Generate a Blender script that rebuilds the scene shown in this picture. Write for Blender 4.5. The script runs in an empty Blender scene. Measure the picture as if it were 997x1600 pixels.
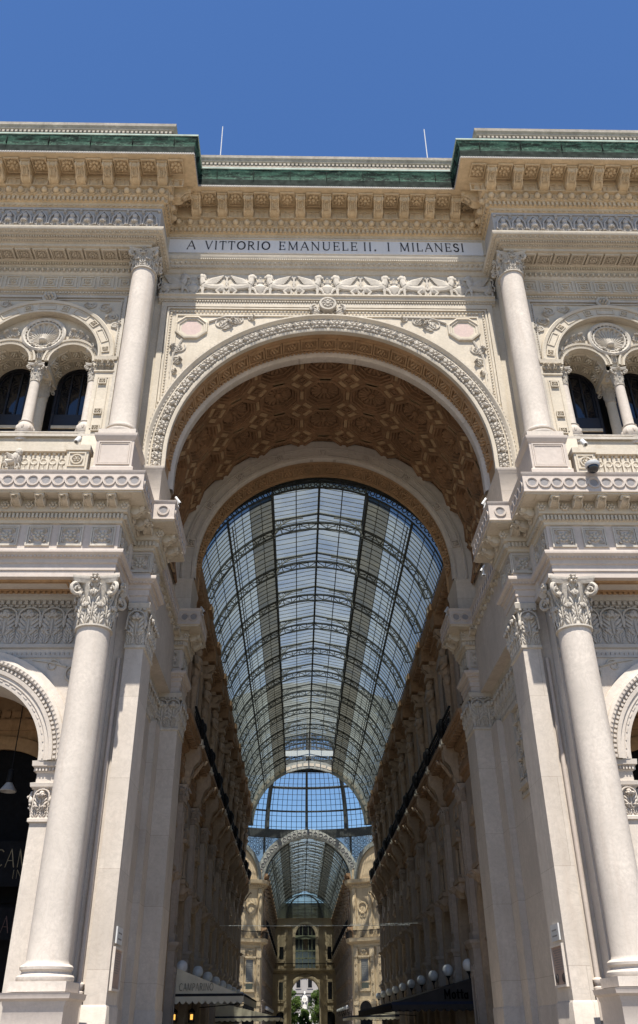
import bpy, math, random
import numpy as np
from mathutils import Matrix, Vector
random.seed(7)
rng = np.random.default_rng(7)
PI = math.pi
S = bpy.context.scene
COL = S.collection
MIR = 1                       # -1 while a mirrored wing is being built

# ------------------------------------------------------------------ mesh collector
class MB:
    def __init__(self):
        self.v = []; self.f = []; self.m = []; self.n = 0
    def add(self, vs, fs, M=None, mi=0):
        a = np.asarray(vs, float).reshape(-1, 3)
        if M is not None:
            a = a @ M[:3, :3].T + M[:3, 3]
        b = self.n
        self.v.append(a); self.n += len(a)
        self.f.extend([tuple(i + b for i in f) for f in fs])
        self.m.extend([mi] * len(fs))
        return self
    def join(self, o, M=None, mi=None):
        a = np.concatenate(o.v)
        if M is not None:
            a = a @ M[:3, :3].T + M[:3, 3]
        b = self.n
        self.v.append(a); self.n += len(a)
        self.f.extend([tuple(i + b for i in f) for f in o.f])
        self.m.extend(o.m if mi is None else [mi] * len(o.f))
        return self
    def box(self, x0, x1, y0, y1, z0, z1, M=None, mi=0):
        v = [(x, y, z) for x in (x0, x1) for y in (y0, y1) for z in (z0, z1)]
        f = [(0, 1, 3, 2), (4, 6, 7, 5), (0, 4, 5, 1), (2, 3, 7, 6), (0, 2, 6, 4), (1, 5, 7, 3)]
        return self.add(v, f, M, mi)
    def grid(self, P, M=None, mi=0, wu=False, wv=False):
        P = np.asarray(P, float); a, b = P.shape[:2]; f = []
        for i in range(a if wu else a - 1):
            for j in range(b if wv else b - 1):
                i2 = (i + 1) % a; j2 = (j + 1) % b
                f.append((i * b + j, i2 * b + j, i2 * b + j2, i * b + j2))
        return self.add(P.reshape(-1, 3), f, M, mi)
    def rev(self, prof, n=24, M=None, mi=0, c=(0, 0, 0), cap=True):
        an = np.arange(n) * 2 * PI / n
        P = np.array([[(c[0] + r * math.cos(t), c[1] + r * math.sin(t), c[2] + z) for t in an] for r, z in prof])
        self.grid(P, M, mi, wv=True)
        if cap:
            self.add(P[0], [tuple(range(n))], M, mi); self.add(P[-1], [tuple(range(n))], M, mi)
        return self
    def ell(self, c, r, M=None, mi=0, nu=8, nv=5, rot=0):
        P = []
        for i in range(nv + 1):
            p = PI * i / nv
            row = []
            for j in range(nu):
                t = 2 * PI * j / nu
                x, y, z = r[0] * math.sin(p) * math.cos(t), r[1] * math.sin(p) * math.sin(t), r[2] * math.cos(p)
                x, z = x * math.cos(rot) - z * math.sin(rot), x * math.sin(rot) + z * math.cos(rot)
                row.append((c[0] + x, c[1] + y, c[2] + z))
            P.append(row)
        return self.grid(P, M, mi, wv=True)
    def tube(self, pts, r, n=6, M=None, mi=0, closed=False):
        pts = [np.array(p, float) for p in pts]; k = len(pts)
        rr = r if hasattr(r, '__len__') else [r] * k
        rows = []; up = None
        for i in range(k):
            if closed: d = pts[(i + 1) % k] - pts[i - 1]
            else: d = pts[min(i + 1, k - 1)] - pts[max(i - 1, 0)]
            d = d / (np.linalg.norm(d) + 1e-9)
            if up is None:
                up = np.array([0, 0, 1.]) if abs(d[2]) < .9 else np.array([1., 0, 0])
            a = np.cross(d, up); a /= np.linalg.norm(a) + 1e-9
            b = np.cross(a, d); up = b
            rows.append([pts[i] + rr[i] * (a * math.cos(2 * PI * j / n) + b * math.sin(2 * PI * j / n)) for j in range(n)])
        self.grid(rows, M, mi, wu=closed, wv=True)
        if not closed:
            self.add(rows[0], [tuple(range(n))], M, mi); self.add(rows[-1], [tuple(range(n))], M, mi)
        return self
    def bar(self, a, b, w, h=None, M=None, mi=0):
        a = np.array(a, float); b = np.array(b, float); h = h or w
        d = b - a; L = np.linalg.norm(d); d = d / (L + 1e-9)
        up = np.array([0, 0, 1.]) if abs(d[2]) < .95 else np.array([1., 0, 0])
        s = np.cross(d, up); s /= np.linalg.norm(s); u = np.cross(s, d)
        P = [p + s * x * w / 2 + u * z * h / 2 for p in (a, b) for x, z in ((-1, -1), (1, -1), (1, 1), (-1, 1))]
        return self.add(P, [(0, 1, 2, 3), (4, 7, 6, 5), (0, 4, 5, 1), (1, 5, 6, 2), (2, 6, 7, 3), (3, 7, 4, 0)], M, mi)
    def prism(self, poly, y0, y1, M=None, mi=0):      # polygon in (x, z) extruded along y
        n = len(poly)
        v = [(x, y0, z) for x, z in poly] + [(x, y1, z) for x, z in poly]
        f = [tuple(range(n)), tuple(range(2 * n - 1, n - 1, -1))] + [(i, i + n, (i + 1) % n + n, (i + 1) % n) for i in range(n)]
        return self.add(v, f, M, mi)

def T(x=0, y=0, z=0, sx=1, sy=None, sz=None, rz=0, rx=0, ry=0):
    sy = sx if sy is None else sy; sz = sx if sz is None else sz
    M = Matrix.Translation((x, y, z)) @ Matrix.Rotation(rz, 4, 'Z') @ Matrix.Rotation(ry, 4, 'Y') @ Matrix.Rotation(rx, 4, 'X') @ Matrix.Diagonal((sx, sy, sz, 1))
    return np.array(M)

# ------------------------------------------------------------------ scene objects
LOC = {}
def thing(name, label, cat, loc=(0, 0, 0), group=None):
    o = bpy.data.objects.new(name, None); COL.objects.link(o)
    o.empty_display_size = .5
    o.location = (loc[0] * MIR, loc[1], loc[2])
    o['label'] = label; o['category'] = cat
    if group: o['group'] = group
    LOC[o.name] = (loc[0] * MIR, loc[1], loc[2])
    return o
def mesh_of(name, mb, mats, off=(0, 0, 0), sharp=38, smooth=True, mir=None):
    mir = MIR if mir is None else mir
    V = np.concatenate(mb.v) * np.array([mir, 1, 1]) - np.array(off)
    F = [f[::-1] for f in mb.f] if mir < 0 else mb.f
    me = bpy.data.meshes.new(name)
    me.from_pydata(V.tolist(), [], F)
    mats = mats if isinstance(mats, (list, tuple)) else [mats]
    for m in mats: me.materials.append(m)
    if len(mats) > 1: me.polygons.foreach_set('material_index', np.array(mb.m, dtype=np.int32))
    if smooth:
        me.polygons.foreach_set('use_smooth', np.ones(len(F), dtype=bool))
        me.set_sharp_from_angle(angle=math.radians(sharp))
    me.update()
    return me
def root_of(o):
    while o.parent: o = o.parent
    return o
def part(name, mb, mats, parent=None, label=None, smooth=True, sharp=38):
    r = root_of(parent) if parent else None
    off = LOC[r.name] if r and r.name in LOC else (0, 0, 0)
    if r:                                         # parts of parts may hang from an offset part
        p = parent; acc = np.array(off, float)
        while p is not r and p is not None:
            acc = acc + np.array(p.location); p = p.parent
        off = tuple(acc)
    o = bpy.data.objects.new(name, mesh_of(name, mb, mats, off, sharp, smooth))
    COL.objects.link(o)
    if parent: o.parent = parent
    if label: o['label'] = label
    return o
def single(name, mb, mats, label, cat, group=None, kind=None, smooth=True, at=None):
    at = at or (0, 0, 0)
    o = bpy.data.objects.new(name, mesh_of(name, mb, mats, (at[0] * MIR, at[1], at[2]), 38, smooth))
    o.location = (at[0] * MIR, at[1], at[2]); COL.objects.link(o)
    if label: o['label'] = label
    if cat: o['category'] = cat
    if group: o['group'] = group
    if kind: o['kind'] = kind
    return o
def repeat(name, mb, mats, parent, Ms, sharp=38):
    """one mesh, many child objects: every M is a world matrix (before mirroring)"""
    me = mesh_of(name, mb, mats, (0, 0, 0), sharp, True, mir=1)
    p = parent; acc = np.zeros(3)
    while p is not None:
        acc = acc + np.array(p.location); p = p.parent
    out = []
    for M in Ms:
        W = Matrix(M.tolist())
        if MIR < 0:
            D = Matrix.Diagonal((-1, 1, 1, 1)); W = D @ W @ D
        o = bpy.data.objects.new(name, me); COL.objects.link(o); o.parent = parent
        W.translation = W.translation - Vector(acc)
        o.matrix_local = W
        out.append(o)
    return out

# ------------------------------------------------------------------ materials
def new_mat(name):
    m = bpy.data.materials.new(name); m.use_nodes = True
    nt = m.node_tree
    for n in list(nt.nodes): nt.nodes.remove(n)
    return m, nt
def N(nt, t, **k):
    n = nt.nodes.new(t)
    for a, b in k.items():
        if a in n.inputs: n.inputs[a].default_value = b
        else: setattr(n, a, b)
    return n
def mix(nt, fac, a, b, mode='MIX'):
    n = nt.nodes.new('ShaderNodeMix'); n.data_type = 'RGBA'; n.blend_type = mode
    for i, x in ((0, fac), (6, a), (7, b)):
        if hasattr(x, 'is_output') or hasattr(x, 'links'): nt.links.new(x, n.inputs[i])
        elif i == 0: n.inputs[0].default_value = x
        else: n.inputs[i].default_value = (*x, 1) if len(x) == 3 else x
    return n.outputs[2]
def ramp(nt, src, lo, hi):
    n = nt.nodes.new('ShaderNodeMapRange'); n.inputs[1].default_value = lo; n.inputs[2].default_value = hi
    nt.links.new(src, n.inputs[0]); return n.outputs[0]
def stone(name, c, var=.16, stain=(.30, .24, .17), stain_amt=.35, rough=.8, bump=.35, joints=None, fine=9.0, streak=.4, vein=0):
    m, nt = new_mat(name); L = nt.links
    pos = N(nt, 'ShaderNodeNewGeometry').outputs['Position']
    n1 = N(nt, 'ShaderNodeTexNoise', Scale=.55, Detail=5.0, Roughness=.6); L.new(pos, n1.inputs['Vector'])
    n2 = N(nt, 'ShaderNodeTexNoise', Scale=fine, Detail=4.0, Roughness=.65); L.new(pos, n2.inputs['Vector'])
    mp = N(nt, 'ShaderNodeMapping'); mp.inputs['Scale'].default_value = (1.7, 1.7, .16); L.new(pos, mp.inputs['Vector'])
    n3 = N(nt, 'ShaderNodeTexNoise', Scale=1.3, Detail=5.0, Roughness=.65); L.new(mp.outputs[0], n3.inputs['Vector'])
    c = np.array(c)
    col = mix(nt, ramp(nt, n1.outputs[0], .32, .68), tuple(c * (1 - var)), tuple(np.minimum(c * (1 + var * .8), .9)))
    col = mix(nt, ramp(nt, n2.outputs[0], .3, .75), col, tuple(c * (1 - var * 1.1)))
    f3 = N(nt, 'ShaderNodeMath', operation='MULTIPLY'); f3.inputs[1].default_value = stain_amt * streak * 2
    L.new(ramp(nt, n3.outputs[0], .52, .8), f3.inputs[0])
    col = mix(nt, f3.outputs[0], col, tuple(np.array(stain)))
    if vein:
        nv = N(nt, 'ShaderNodeTexNoise', Scale=1.1, Detail=8.0, Roughness=.7, Distortion=1.8); L.new(pos, nv.inputs['Vector'])
        a = N(nt, 'ShaderNodeMath', operation='SUBTRACT'); a.inputs[1].default_value = .5; L.new(nv.outputs[0], a.inputs[0])
        b = N(nt, 'ShaderNodeMath', operation='ABSOLUTE'); L.new(a.outputs[0], b.inputs[0])
        g = ramp(nt, b.outputs[0], .03, 0.0)
        v2 = N(nt, 'ShaderNodeMath', operation='MULTIPLY'); v2.inputs[1].default_value = vein; L.new(g, v2.inputs[0])
        col = mix(nt, v2.outputs[0], col, tuple(c * .62))
    hgt = n2.outputs[0]
    if joints:
        sx = N(nt, 'ShaderNodeSeparateXYZ'); L.new(pos, sx.inputs[0])
        ad = N(nt, 'ShaderNodeMath', operation='ADD'); L.new(sx.outputs[0], ad.inputs[0]); L.new(sx.outputs[1], ad.inputs[1])
        cb = N(nt, 'ShaderNodeCombineXYZ'); L.new(ad.outputs[0], cb.inputs[0]); L.new(sx.outputs[2], cb.inputs[1])
        br = N(nt, 'ShaderNodeTexBrick', Scale=1.0); L.new(cb.outputs[0], br.inputs['Vector'])
        br.inputs['Brick Width'].default_value = joints[0]; br.inputs['Row Height'].default_value = joints[1]
        br.inputs['Mortar Size'].default_value = joints[2] if len(joints) > 2 else .012
        br.inputs['Color1'].default_value = (1, 1, 1, 1); br.inputs['Color2'].default_value = (.89, .885, .88, 1); br.inputs['Mortar'].default_value = (.70, .68, .66, 1)
        col = mix(nt, 1.0, col, br.outputs['Color'], 'MULTIPLY')
    p = N(nt, 'ShaderNodeBsdfPrincipled', Roughness=rough); p.inputs['Specular IOR Level'].default_value = .12
    L.new(col, p.inputs['Base Color'])
    bu = N(nt, 'ShaderNodeBump', Strength=bump, Distance=.03); L.new(hgt, bu.inputs['Height']); L.new(bu.outputs[0], p.inputs['Normal'])
    o = N(nt, 'ShaderNodeOutputMaterial'); L.new(p.outputs[0], o.inputs[0])
    return m
def plain(name, c, rough=.5, metal=0, var=.12, scale=6.0, spec=.4):
    m, nt = new_mat(name); L = nt.links
    pos = N(nt, 'ShaderNodeNewGeometry').outputs['Position']
    n1 = N(nt, 'ShaderNodeTexNoise', Scale=scale, Detail=4.0); L.new(pos, n1.inputs['Vector'])
    c = np.array(c)
    col = mix(nt, ramp(nt, n1.outputs[0], .3, .7), tuple(c * (1 - var)), tuple(np.minimum(c * (1 + var), .95)))
    p = N(nt, 'ShaderNodeBsdfPrincipled', Roughness=rough, Metallic=metal); p.inputs['Specular IOR Level'].default_value = spec
    L.new(col, p.inputs['Base Color'])
    o = N(nt, 'ShaderNodeOutputMaterial'); L.new(p.outputs[0], o.inputs[0])
    return m
def glass_mat(name, tint, dust, lo, hi, scale=.25, gloss=.06):
    m, nt = new_mat(name); L = nt.links
    pos = N(nt, 'ShaderNodeNewGeometry').outputs['Position']
    n1 = N(nt, 'ShaderNodeTexNoise', Scale=scale, Detail=5.0, Roughness=.65); L.new(pos, n1.inputs['Vector'])
    tr = N(nt, 'ShaderNodeBsdfTransparent'); tr.inputs[0].default_value = (*tint, 1)
    d1 = N(nt, 'ShaderNodeBsdfTranslucent'); d1.inputs[0].default_value = (*dust, 1)
    d2 = N(nt, 'ShaderNodeBsdfDiffuse'); d2.inputs[0].default_value = (*dust, 1)
    ms = N(nt, 'ShaderNodeMixShader'); ms.inputs[0].default_value = .35; L.new(d1.outputs[0], ms.inputs[1]); L.new(d2.outputs[0], ms.inputs[2])
    mr = N(nt, 'ShaderNodeMapRange'); mr.inputs[1].default_value = .35; mr.inputs[2].default_value = .65; mr.inputs[3].default_value = lo; mr.inputs[4].default_value = hi
    L.new(n1.outputs[0], mr.inputs[0])
    m2 = N(nt, 'ShaderNodeMixShader'); L.new(mr.outputs[0], m2.inputs[0]); L.new(tr.outputs[0], m2.inputs[1]); L.new(ms.outputs[0], m2.inputs[2])
    g = N(nt, 'ShaderNodeBsdfGlossy', Roughness=.08); g.inputs[0].default_value = (.9, .95, 1, 1)
    m3 = N(nt, 'ShaderNodeMixShader'); m3.inputs[0].default_value = gloss; L.new(m2.outputs[0], m3.inputs[1]); L.new(g.outputs[0], m3.inputs[2])
    o = N(nt, 'ShaderNodeOutputMaterial'); L.new(m3.outputs[0], o.inputs[0])
    return m
def emit_mat(name, c, s):
    m, nt = new_mat(name)
    e = N(nt, 'ShaderNodeEmission', Strength=s); e.inputs[0].default_value = (*c, 1)
    o = N(nt, 'ShaderNodeOutputMaterial'); nt.links.new(e.outputs[0], o.inputs[0]); return m

MARBLE = stone('pale_marble', (.545, .485, .42), var=.13, stain=(.36, .28, .22), stain_amt=.5, bump=.2, vein=.28, fine=7)
PIERST = stone('pier_marble', (.545, .485, .42), var=.13, stain=(.36, .28, .22), stain_amt=.5, bump=.15, vein=.3, joints=(4.3, 3.4, .01), fine=4)
PINKM = stone('pinkish_marble', (.50, .435, .38), var=.12, stain=(.36, .27, .22), stain_amt=.3, bump=.15, vein=.15, fine=6)
CREAM = stone('cream_limestone', (.52, .46, .37), var=.16, stain=(.33, .26, .18), stain_amt=.55, bump=.3)
CARVED = stone('carved_limestone', (.49, .445, .38), var=.2, stain=(.2, .17, .13), stain_amt=.5, bump=.5, fine=7)
OCHRE = stone('ochre_stone', (.585, .455, .295), var=.2, stain=(.2, .13, .07), stain_amt=.4, bump=.4, fine=5)
GREYF = stone('shadow_grey_frieze', (.41, .385, .355), var=.15, stain=(.2, .19, .18), stain_amt=.35, bump=.4)  # grey puts the shadow under the cornices into the frieze colour
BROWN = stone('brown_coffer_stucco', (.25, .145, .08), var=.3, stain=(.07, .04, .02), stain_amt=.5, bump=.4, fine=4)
BROWN2 = stone('brown_soffit_stucco', (.40, .255, .14), var=.25, stain=(.1, .06, .03), stain_amt=.5, bump=.4, fine=4)
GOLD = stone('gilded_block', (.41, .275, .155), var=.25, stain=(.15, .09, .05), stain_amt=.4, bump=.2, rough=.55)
DISC = stone('grey_disc_stone', (.27, .255, .25), var=.2, stain_amt=.2)
INSC = stone('pale_inscription_marble', (.60, .585, .57), var=.08, stain_amt=.2)
PINKOCT = stone('pink_panel_stone', (.50, .39, .35), var=.12, stain_amt=.2)
ATTIC = stone('weathered_attic_stone', (.36, .32, .27), var=.3, stain=(.1, .09, .08), stain_amt=.8, bump=.5, fine=5)
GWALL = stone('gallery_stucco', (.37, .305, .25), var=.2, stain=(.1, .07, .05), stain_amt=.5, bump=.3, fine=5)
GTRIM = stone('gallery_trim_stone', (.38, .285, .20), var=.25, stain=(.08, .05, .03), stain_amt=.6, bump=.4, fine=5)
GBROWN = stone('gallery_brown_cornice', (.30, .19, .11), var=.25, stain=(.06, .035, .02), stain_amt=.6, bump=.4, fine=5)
OWALL = stone('octagon_stucco', (.50, .395, .255), var=.18, stain=(.16, .11, .07), stain_amt=.5, bump=.3)
PAVE = stone('piazza_paving', (.34, .31, .28), var=.15, stain=(.22, .2, .18), stain_amt=.3, bump=.2, joints=(1.2, .6, .012))
GFLOOR = stone('gallery_floor_marble', (.45, .40, .34), var=.2, stain_amt=.3, rough=.4, bump=.05)
IRON = plain('dark_painted_iron', (.06, .065, .062), rough=.75, var=.3, spec=.15)
IRONL = plain('grey_painted_iron', (.22, .225, .20), rough=.6, var=.3, scale=3)
BLACKI = plain('black_iron', (.010, .010, .011), rough=.6, var=.2, spec=.1)
DARKGL = plain('dark_window_glass', (.006, .007, .010), rough=.06, var=.2, spec=.7)
PALEREF = plain('pale_blue_reflection', (.22, .25, .30), rough=.3, var=.1, scale=1)  # flat colour painting the pale reflections in the lower panes
FRAMEM = plain('dark_window_frame', (.014, .014, .018), rough=.45)
GREENF = plain('olive_window_frame', (.17, .18, .11), rough=.6)
SHUT = plain('grey_shutter', (.16, .16, .15), rough=.7)
INK = plain('dark_bronze_lettering', (.035, .03, .028), rough=.6)
WHITEP = plain('white_plastic', (.5, .5, .49), rough=.4, var=.05)
SMOKE = plain('smoked_plastic', (.01, .01, .012), rough=.1, spec=.7)
GLOBE = plain('opal_glass_globe', (.58, .575, .57), rough=.25, var=.03)
CANVAS = plain('cream_awning_canvas', (.60, .52, .39), rough=.9, var=.1, scale=2)
CANVASD = plain('dark_awning_canvas', (.034, .031, .03), rough=.95, var=.15, spec=.03, scale=2)
NAVY = plain('navy_trim', (.02, .025, .045), rough=.9, spec=.05)
BLACKW = plain('black_shop_panel', (.007, .007, .008), rough=.8, var=.3, spec=.1)  # black of the sign boards, also paints the darkness inside the shops
GOLDL = plain('dull_gold_lettering', (.20, .155, .08), rough=.5)
REDBR = plain('reddish_plaque_stone', (.30, .215, .175), rough=.5)
WARM = emit_mat('warm_lantern_glow', (1, .5, .1), .8)
GABLE = plain('white_gable_glass', (.36, .39, .38), rough=.6, var=.1)
STATUE = stone('white_statue_marble', (.62, .60, .57), var=.08, stain_amt=.2)
BARK = stone('tree_bark', (.09, .065, .045), var=.3)
PALAZZO = stone('far_palace_stucco', (.30, .28, .265), var=.1, stain_amt=.2)
ROOFD = stone('roof_lead', (.2, .2, .19), var=.2)
PANE = glass_mat('dusty_roof_glass', (.50, .555, .545), (.315, .345, .30), .34, .60)
PANEC = glass_mat('dusty_lantern_glass', (.53, .585, .585), (.32, .345, .31), .30, .56)
PANED = glass_mat('clear_dome_glass', (.80, .82, .80), (.45, .46, .44), .02, .08, gloss=.0)
WALKWAY = glass_mat('grimy_walkway_glass', (.17, .175, .145), (.10, .10, .08), .5, .9, scale=.6)
LATT = glass_mat('frosted_lattice_glass', (.5, .55, .55), (.5, .54, .52), .45, .75)
def copper():
    m, nt = new_mat('verdigris_copper'); L = nt.links
    pos = N(nt, 'ShaderNodeNewGeometry').outputs['Position']
    mp = N(nt, 'ShaderNodeMapping'); mp.inputs['Scale'].default_value = (.5, .5, 2.2); L.new(pos, mp.inputs[0])
    n1 = N(nt, 'ShaderNodeTexNoise', Scale=1.7, Detail=7.0, Roughness=.75); L.new(mp.outputs[0], n1.inputs['Vector'])
    n2 = N(nt, 'ShaderNodeTexNoise', Scale=7.0, Detail=4.0); L.new(pos, n2.inputs['Vector'])
    col = mix(nt, ramp(nt, n1.outputs[0], .42, .60), (.008, .015, .012), (.05, .118, .082))
    col = mix(nt, ramp(nt, n2.outputs[0], .55, .95), col, (.16, .26, .19))
    p = N(nt, 'ShaderNodeBsdfPrincipled', Roughness=.8); p.inputs['Specular IOR Level'].default_value = .08; L.new(col, p.inputs['Base Color'])
    o = N(nt, 'ShaderNodeOutputMaterial'); L.new(p.outputs[0], o.inputs[0]); return m
COPPER = copper()
COPPERL = plain('pale_copper_lip', (.30, .38, .32), rough=.7, var=.25, scale=2)
COPPERD = plain('dark_copper', (.022, .028, .024), rough=.9, var=.5, scale=3, spec=.03)  # darker copper for the lower strip of the gutter and its seams

# ------------------------------------------------------------------ ornament units (face local -y)
def sm(x): return x * x * (3 - 2 * x)
def u_leaf(curl=1.0, cols=6, lob=.16):
    mid = [(0, 0), (-.05, .16), (-.09, .33), (-.11, .5), (-.15, .66), (-.22, .8), (-.34, .92), (-.45, .93), (-.5, .84), (-.46, .76)]
    wid = [.42, .40, .5, .40, .48, .36, .42, .34, .26, .12]
    P = []
    for (o, z), w in zip(mid, wid):
        row = []
        for j in range(cols + 1):
            s = -1 + 2 * j / cols
            row.append((s * w, o * curl + .10 * abs(s) - .05 * (1 - abs(s)) * (j % 2), z - .05 * abs(s) * (1 if z > .3 else 0)))
        P.append(row)
    return MB().grid(P)
def u_leaf2():
    m = u_leaf(1.0, 4)
    for t, w in ((.10, .40), (.30, .46), (.50, .44), (.68, .36)):
        out = -(.05 + .12 * t)
        for q in (-1, 1):
            m.ell((q * w * .62, out - .05, t + .06), (w * .52, .09, .075), nu=6, nv=4, rot=q * .75)
    m.ell((0, -.14, .42), (.07, .08, .42), nu=6, nv=4)
    for q in (-1, 0, 1): m.ell((q * .17, -.42, .88 - .05 * abs(q)), (.10, .14, .09), nu=6, nv=4)
    return m
def u_flutes(n=14, hub=-.28, a0=0, a1=2 * PI, d=.0):
    m = MB()
    for k in range(n):
        a = a0 + (a1 - a0) * (k + .5) / n; x, z = math.cos(a), math.sin(a)
        m.tube([(x * .16, -.10, hub + z * .12), (x * .58, -.04 + d, hub * .5 + z * .56), (x * .95, .0, z * .95)], [.03, .05, .075], 5)
    m.ell((0, -.1, hub), (.2, .16, .15)); return m
def u_rosette(pet=8, seg=4, h=.35):
    n = pet * seg; rs = [0, .16, .26, .34, .62, .9, 1.0]; P = []
    for r in rs:
        row = []
        for k in range(n):
            t = 2 * PI * k / n; c = abs(math.cos(pet * t / 2))
            if r < .2: y = h * 1.0
            elif r < .3: y = h * .9
            elif r < .4: y = h * .3
            else: y = h * (.3 + .55 * c) * (1.15 - .6 * abs(r - .62)) if r < 1 else 0
            q = r * (1 if r < .85 else .82 + .18 * c)
            row.append((q * math.cos(t), -y, q * math.sin(t)))
        P.append(row)
    return MB().grid(P, wv=True)
def u_shell(fl=16, seg=4, depth=.3):
    n = fl * seg; rs = [0, .14, .2, .3, .5, .75, .95, 1.0]; P = []
    for r in rs:
        row = []
        for k in range(n):
            t = 2 * PI * k / n; c = math.cos(fl * t)
            y = depth * (1 - (1 - r) ** 2 * .9)
            if r < .16: y = .1
            elif r < .22: y = .3
            else: y = .42 * (1 - r) ** .6 + .09 * c * min(1, r * 1.6)
            row.append((r * math.cos(t), y * 1.0 - .05, r * math.sin(t)))
        P.append(row)
    return MB().grid(P, wv=True)
LEAF = u_leaf2(); LEAFW = u_leaf(.75, 4); FLUTE = u_flutes(24, -.45)
ROS = u_rosette(); ROS6 = u_rosette(6, 4, .45); SHELL = u_shell()
def u_frame(w, h, t, d):          # raised rectangular moulding, centred, facing -y
    m = MB()
    m.box(-w / 2, w / 2, -d, 0, h / 2 - t, h / 2); m.box(-w / 2, w / 2, -d, 0, -h / 2, -h / 2 + t)
    m.box(-w / 2, -w / 2 + t, -d, 0, -h / 2 + t, h / 2 - t); m.box(w / 2 - t, w / 2, -d, 0, -h / 2 + t, h / 2 - t)
    return m
def ring(m, c, R, r, n=16, k=5, M=None, mi=0):      # torus in the x-z plane
    return m.tube([(c[0] + R * math.cos(2 * PI * i / n), c[1], c[2] + R * math.sin(2 * PI * i / n)) for i in range(n)], r, k, M, mi, closed=True)
def disc(m, c, R, n=16, M=None, mi=0):
    return m.add([(c[0] + R * math.cos(2 * PI * i / n), c[1], c[2] + R * math.sin(2 * PI * i / n)) for i in range(n)], [tuple(range(n))], M, mi)
def spiral(m, c, R, turns, r, sgn=1, a0=0, n=22, M=None, mi=0, y=0):
    pts = []; rr = []
    for i in range(n + 1):
        f = i / n; a = a0 + sgn * f * turns * 2 * PI; q = R * (1 - .86 * f)
        pts.append((c[0] + q * math.cos(a), y, c[1] + q * math.sin(a))); rr.append(r * (1 - .45 * f))
    return m.tube(pts, rr, 5, M, mi)
def u_egg():
    m = MB(); m.ell((0, -.08, -.02), (.31, .28, .44), nu=10, nv=6)
    pts = [(.43 * math.cos(a), -.05, -.02 + .54 * math.sin(a)) for a in np.linspace(-PI * .05, -PI * .95, 9)]
    pts = [(.42, -.05, .42)] + pts + [(-.42, -.05, .42)]
    m.tube(pts, .06, 4); m.bar((.5, -.04, .45), (.5, -.04, -.4), .06)
    return m
EGG = u_egg()
def u_modillion(w=.5, L=.95, h=.9):
    """scroll bracket: top at z=0 against the soffit, back at y=0, front at y=-L"""
    m = MB(); P = []
    prof = [(0, -h), (-.10, -h), (-.28, -h * .98), (-.42, -h * .88), (-.52, -h * .70), (-.62, -h * .55), (-.75, -h * .48), (-L * .93, -h * .42), (-L, -h * .3), (-L, -h * .14), (-L * .95, 0)]
    for x in (-w / 2, -w * .36, -w * .28, w * .28, w * .36, w / 2):
        k = .05 if abs(x) < w * .3 else 0
        P.append([(x, y + k, z + k * .6) for y, z in prof])
    m.grid(P)
    for s in (-1, 1):
        poly = [(s * w / 2, y, z) for y, z in prof] + [(s * w / 2, 0, 0)]
        m.add(poly, [tuple(range(len(poly)))])
    m.box(-w * .58, w * .58, -L * 1.04, 0, -.09, 0)
    m.join(LEAF, T(0, -.50, -h * .83, w * .75, .5, h * .62, rx=.55))
    for s in (-1, 1):
        for (yy, zz, R) in ((-.2, -h * .72, .2), (-L * .86, -h * .24, .13)):
            m.rev([(R, 0), (R, .03), (R * .4, .05), (0.01, .06)], 10, np.array(Matrix.Translation((s * w / 2, yy, zz)) @ Matrix.Rotation(s * PI / 2, 4, 'Y')))
    return m
def u_griffin():
    m = MB()
    m.tube([(-.62, -.10, .50), (-.3, -.13, .47), (.05, -.13, .50), (.36, -.15, .58)], [.20, .17, .17, .22], 8); m.ell((.40, -.15, .60), (.2, .18, .27), nu=10); m.ell((-.56, -.12, .44), (.27, .18, .25), nu=10)
    m.tube([(.42, -.16, .66), (.52, -.18, .84), (.53, -.18, .98)], [.21, .18, .15], 8)
    m.ell((.58, -.19, 1.06), (.19, .15, .15), nu=8); m.ell((.74, -.19, 1.02), (.10, .08, .08)); m.ell((.48, -.18, 1.2), (.05, .04, .08)); m.ell((.42, -.15, 1.02), (.13, .12, .2))
    m.tube([(.40, -.16, .5), (.46, -.17, .26), (.44, -.16, .06)], [.13, .085, .07], 6); m.ell((.53, -.16, .05), (.15, .08, .06))
    m.tube([(.42, -.10, .5), (.72, -.12, .36), (.82, -.12, .16)], [.12, .08, .06], 6); m.ell((.88, -.12, .12), (.1, .06, .06))
    m.tube([(-.58, -.13, .38), (-.36, -.15, .24), (-.52, -.15, .06)], [.19, .11, .07], 6); m.ell((-.40, -.15, .05), (.17, .08, .06))
    m.tube([(-.62, -.09, .4), (-.80, -.1, .22), (-.74, -.1, .05)], [.14, .08, .06], 6); m.ell((-.66, -.1, .05), (.14, .07, .05))
    m.tube([(-.78, -.1, .50), (-.92, -.1, .40), (-.98, -.1, .58), (-.86, -.1, .74), (-.94, -.1, .98), (-.8, -.1, 1.1)], [.06, .05, .05, .05, .05, .07], 6)
    for k in range(6):
        m.tube([(.30, -.18 - .015 * k, .70 - .015 * k), (-.02, -.2, .88 - .045 * k), (-.36 - .07 * (5 - k), -.16, 1.12 - .085 * k)], [.10, .085, .035], 6)
    for x, z in ((-.2, .22), (.12, .2), (-.05, .12)): m.join(LEAFW, T(x, -.02, z - .1, .3, .3, .3))
    return m
def u_urn():
    m = MB(); m.rev([(.16, 0), (.2, .04), (.08, .14), (.12, .2), (.3, .36), (.34, .52), (.24, .64), (.14, .7), (.2, .78), (.22, .8)], 12)
    for s in (-1, 1): spiral(m, (s * .3, .78), .14, 1.3, .035, s, PI / 2)
    m.join(LEAF, T(0, -.1, .78, .2, .2, .35))
    return m
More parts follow.
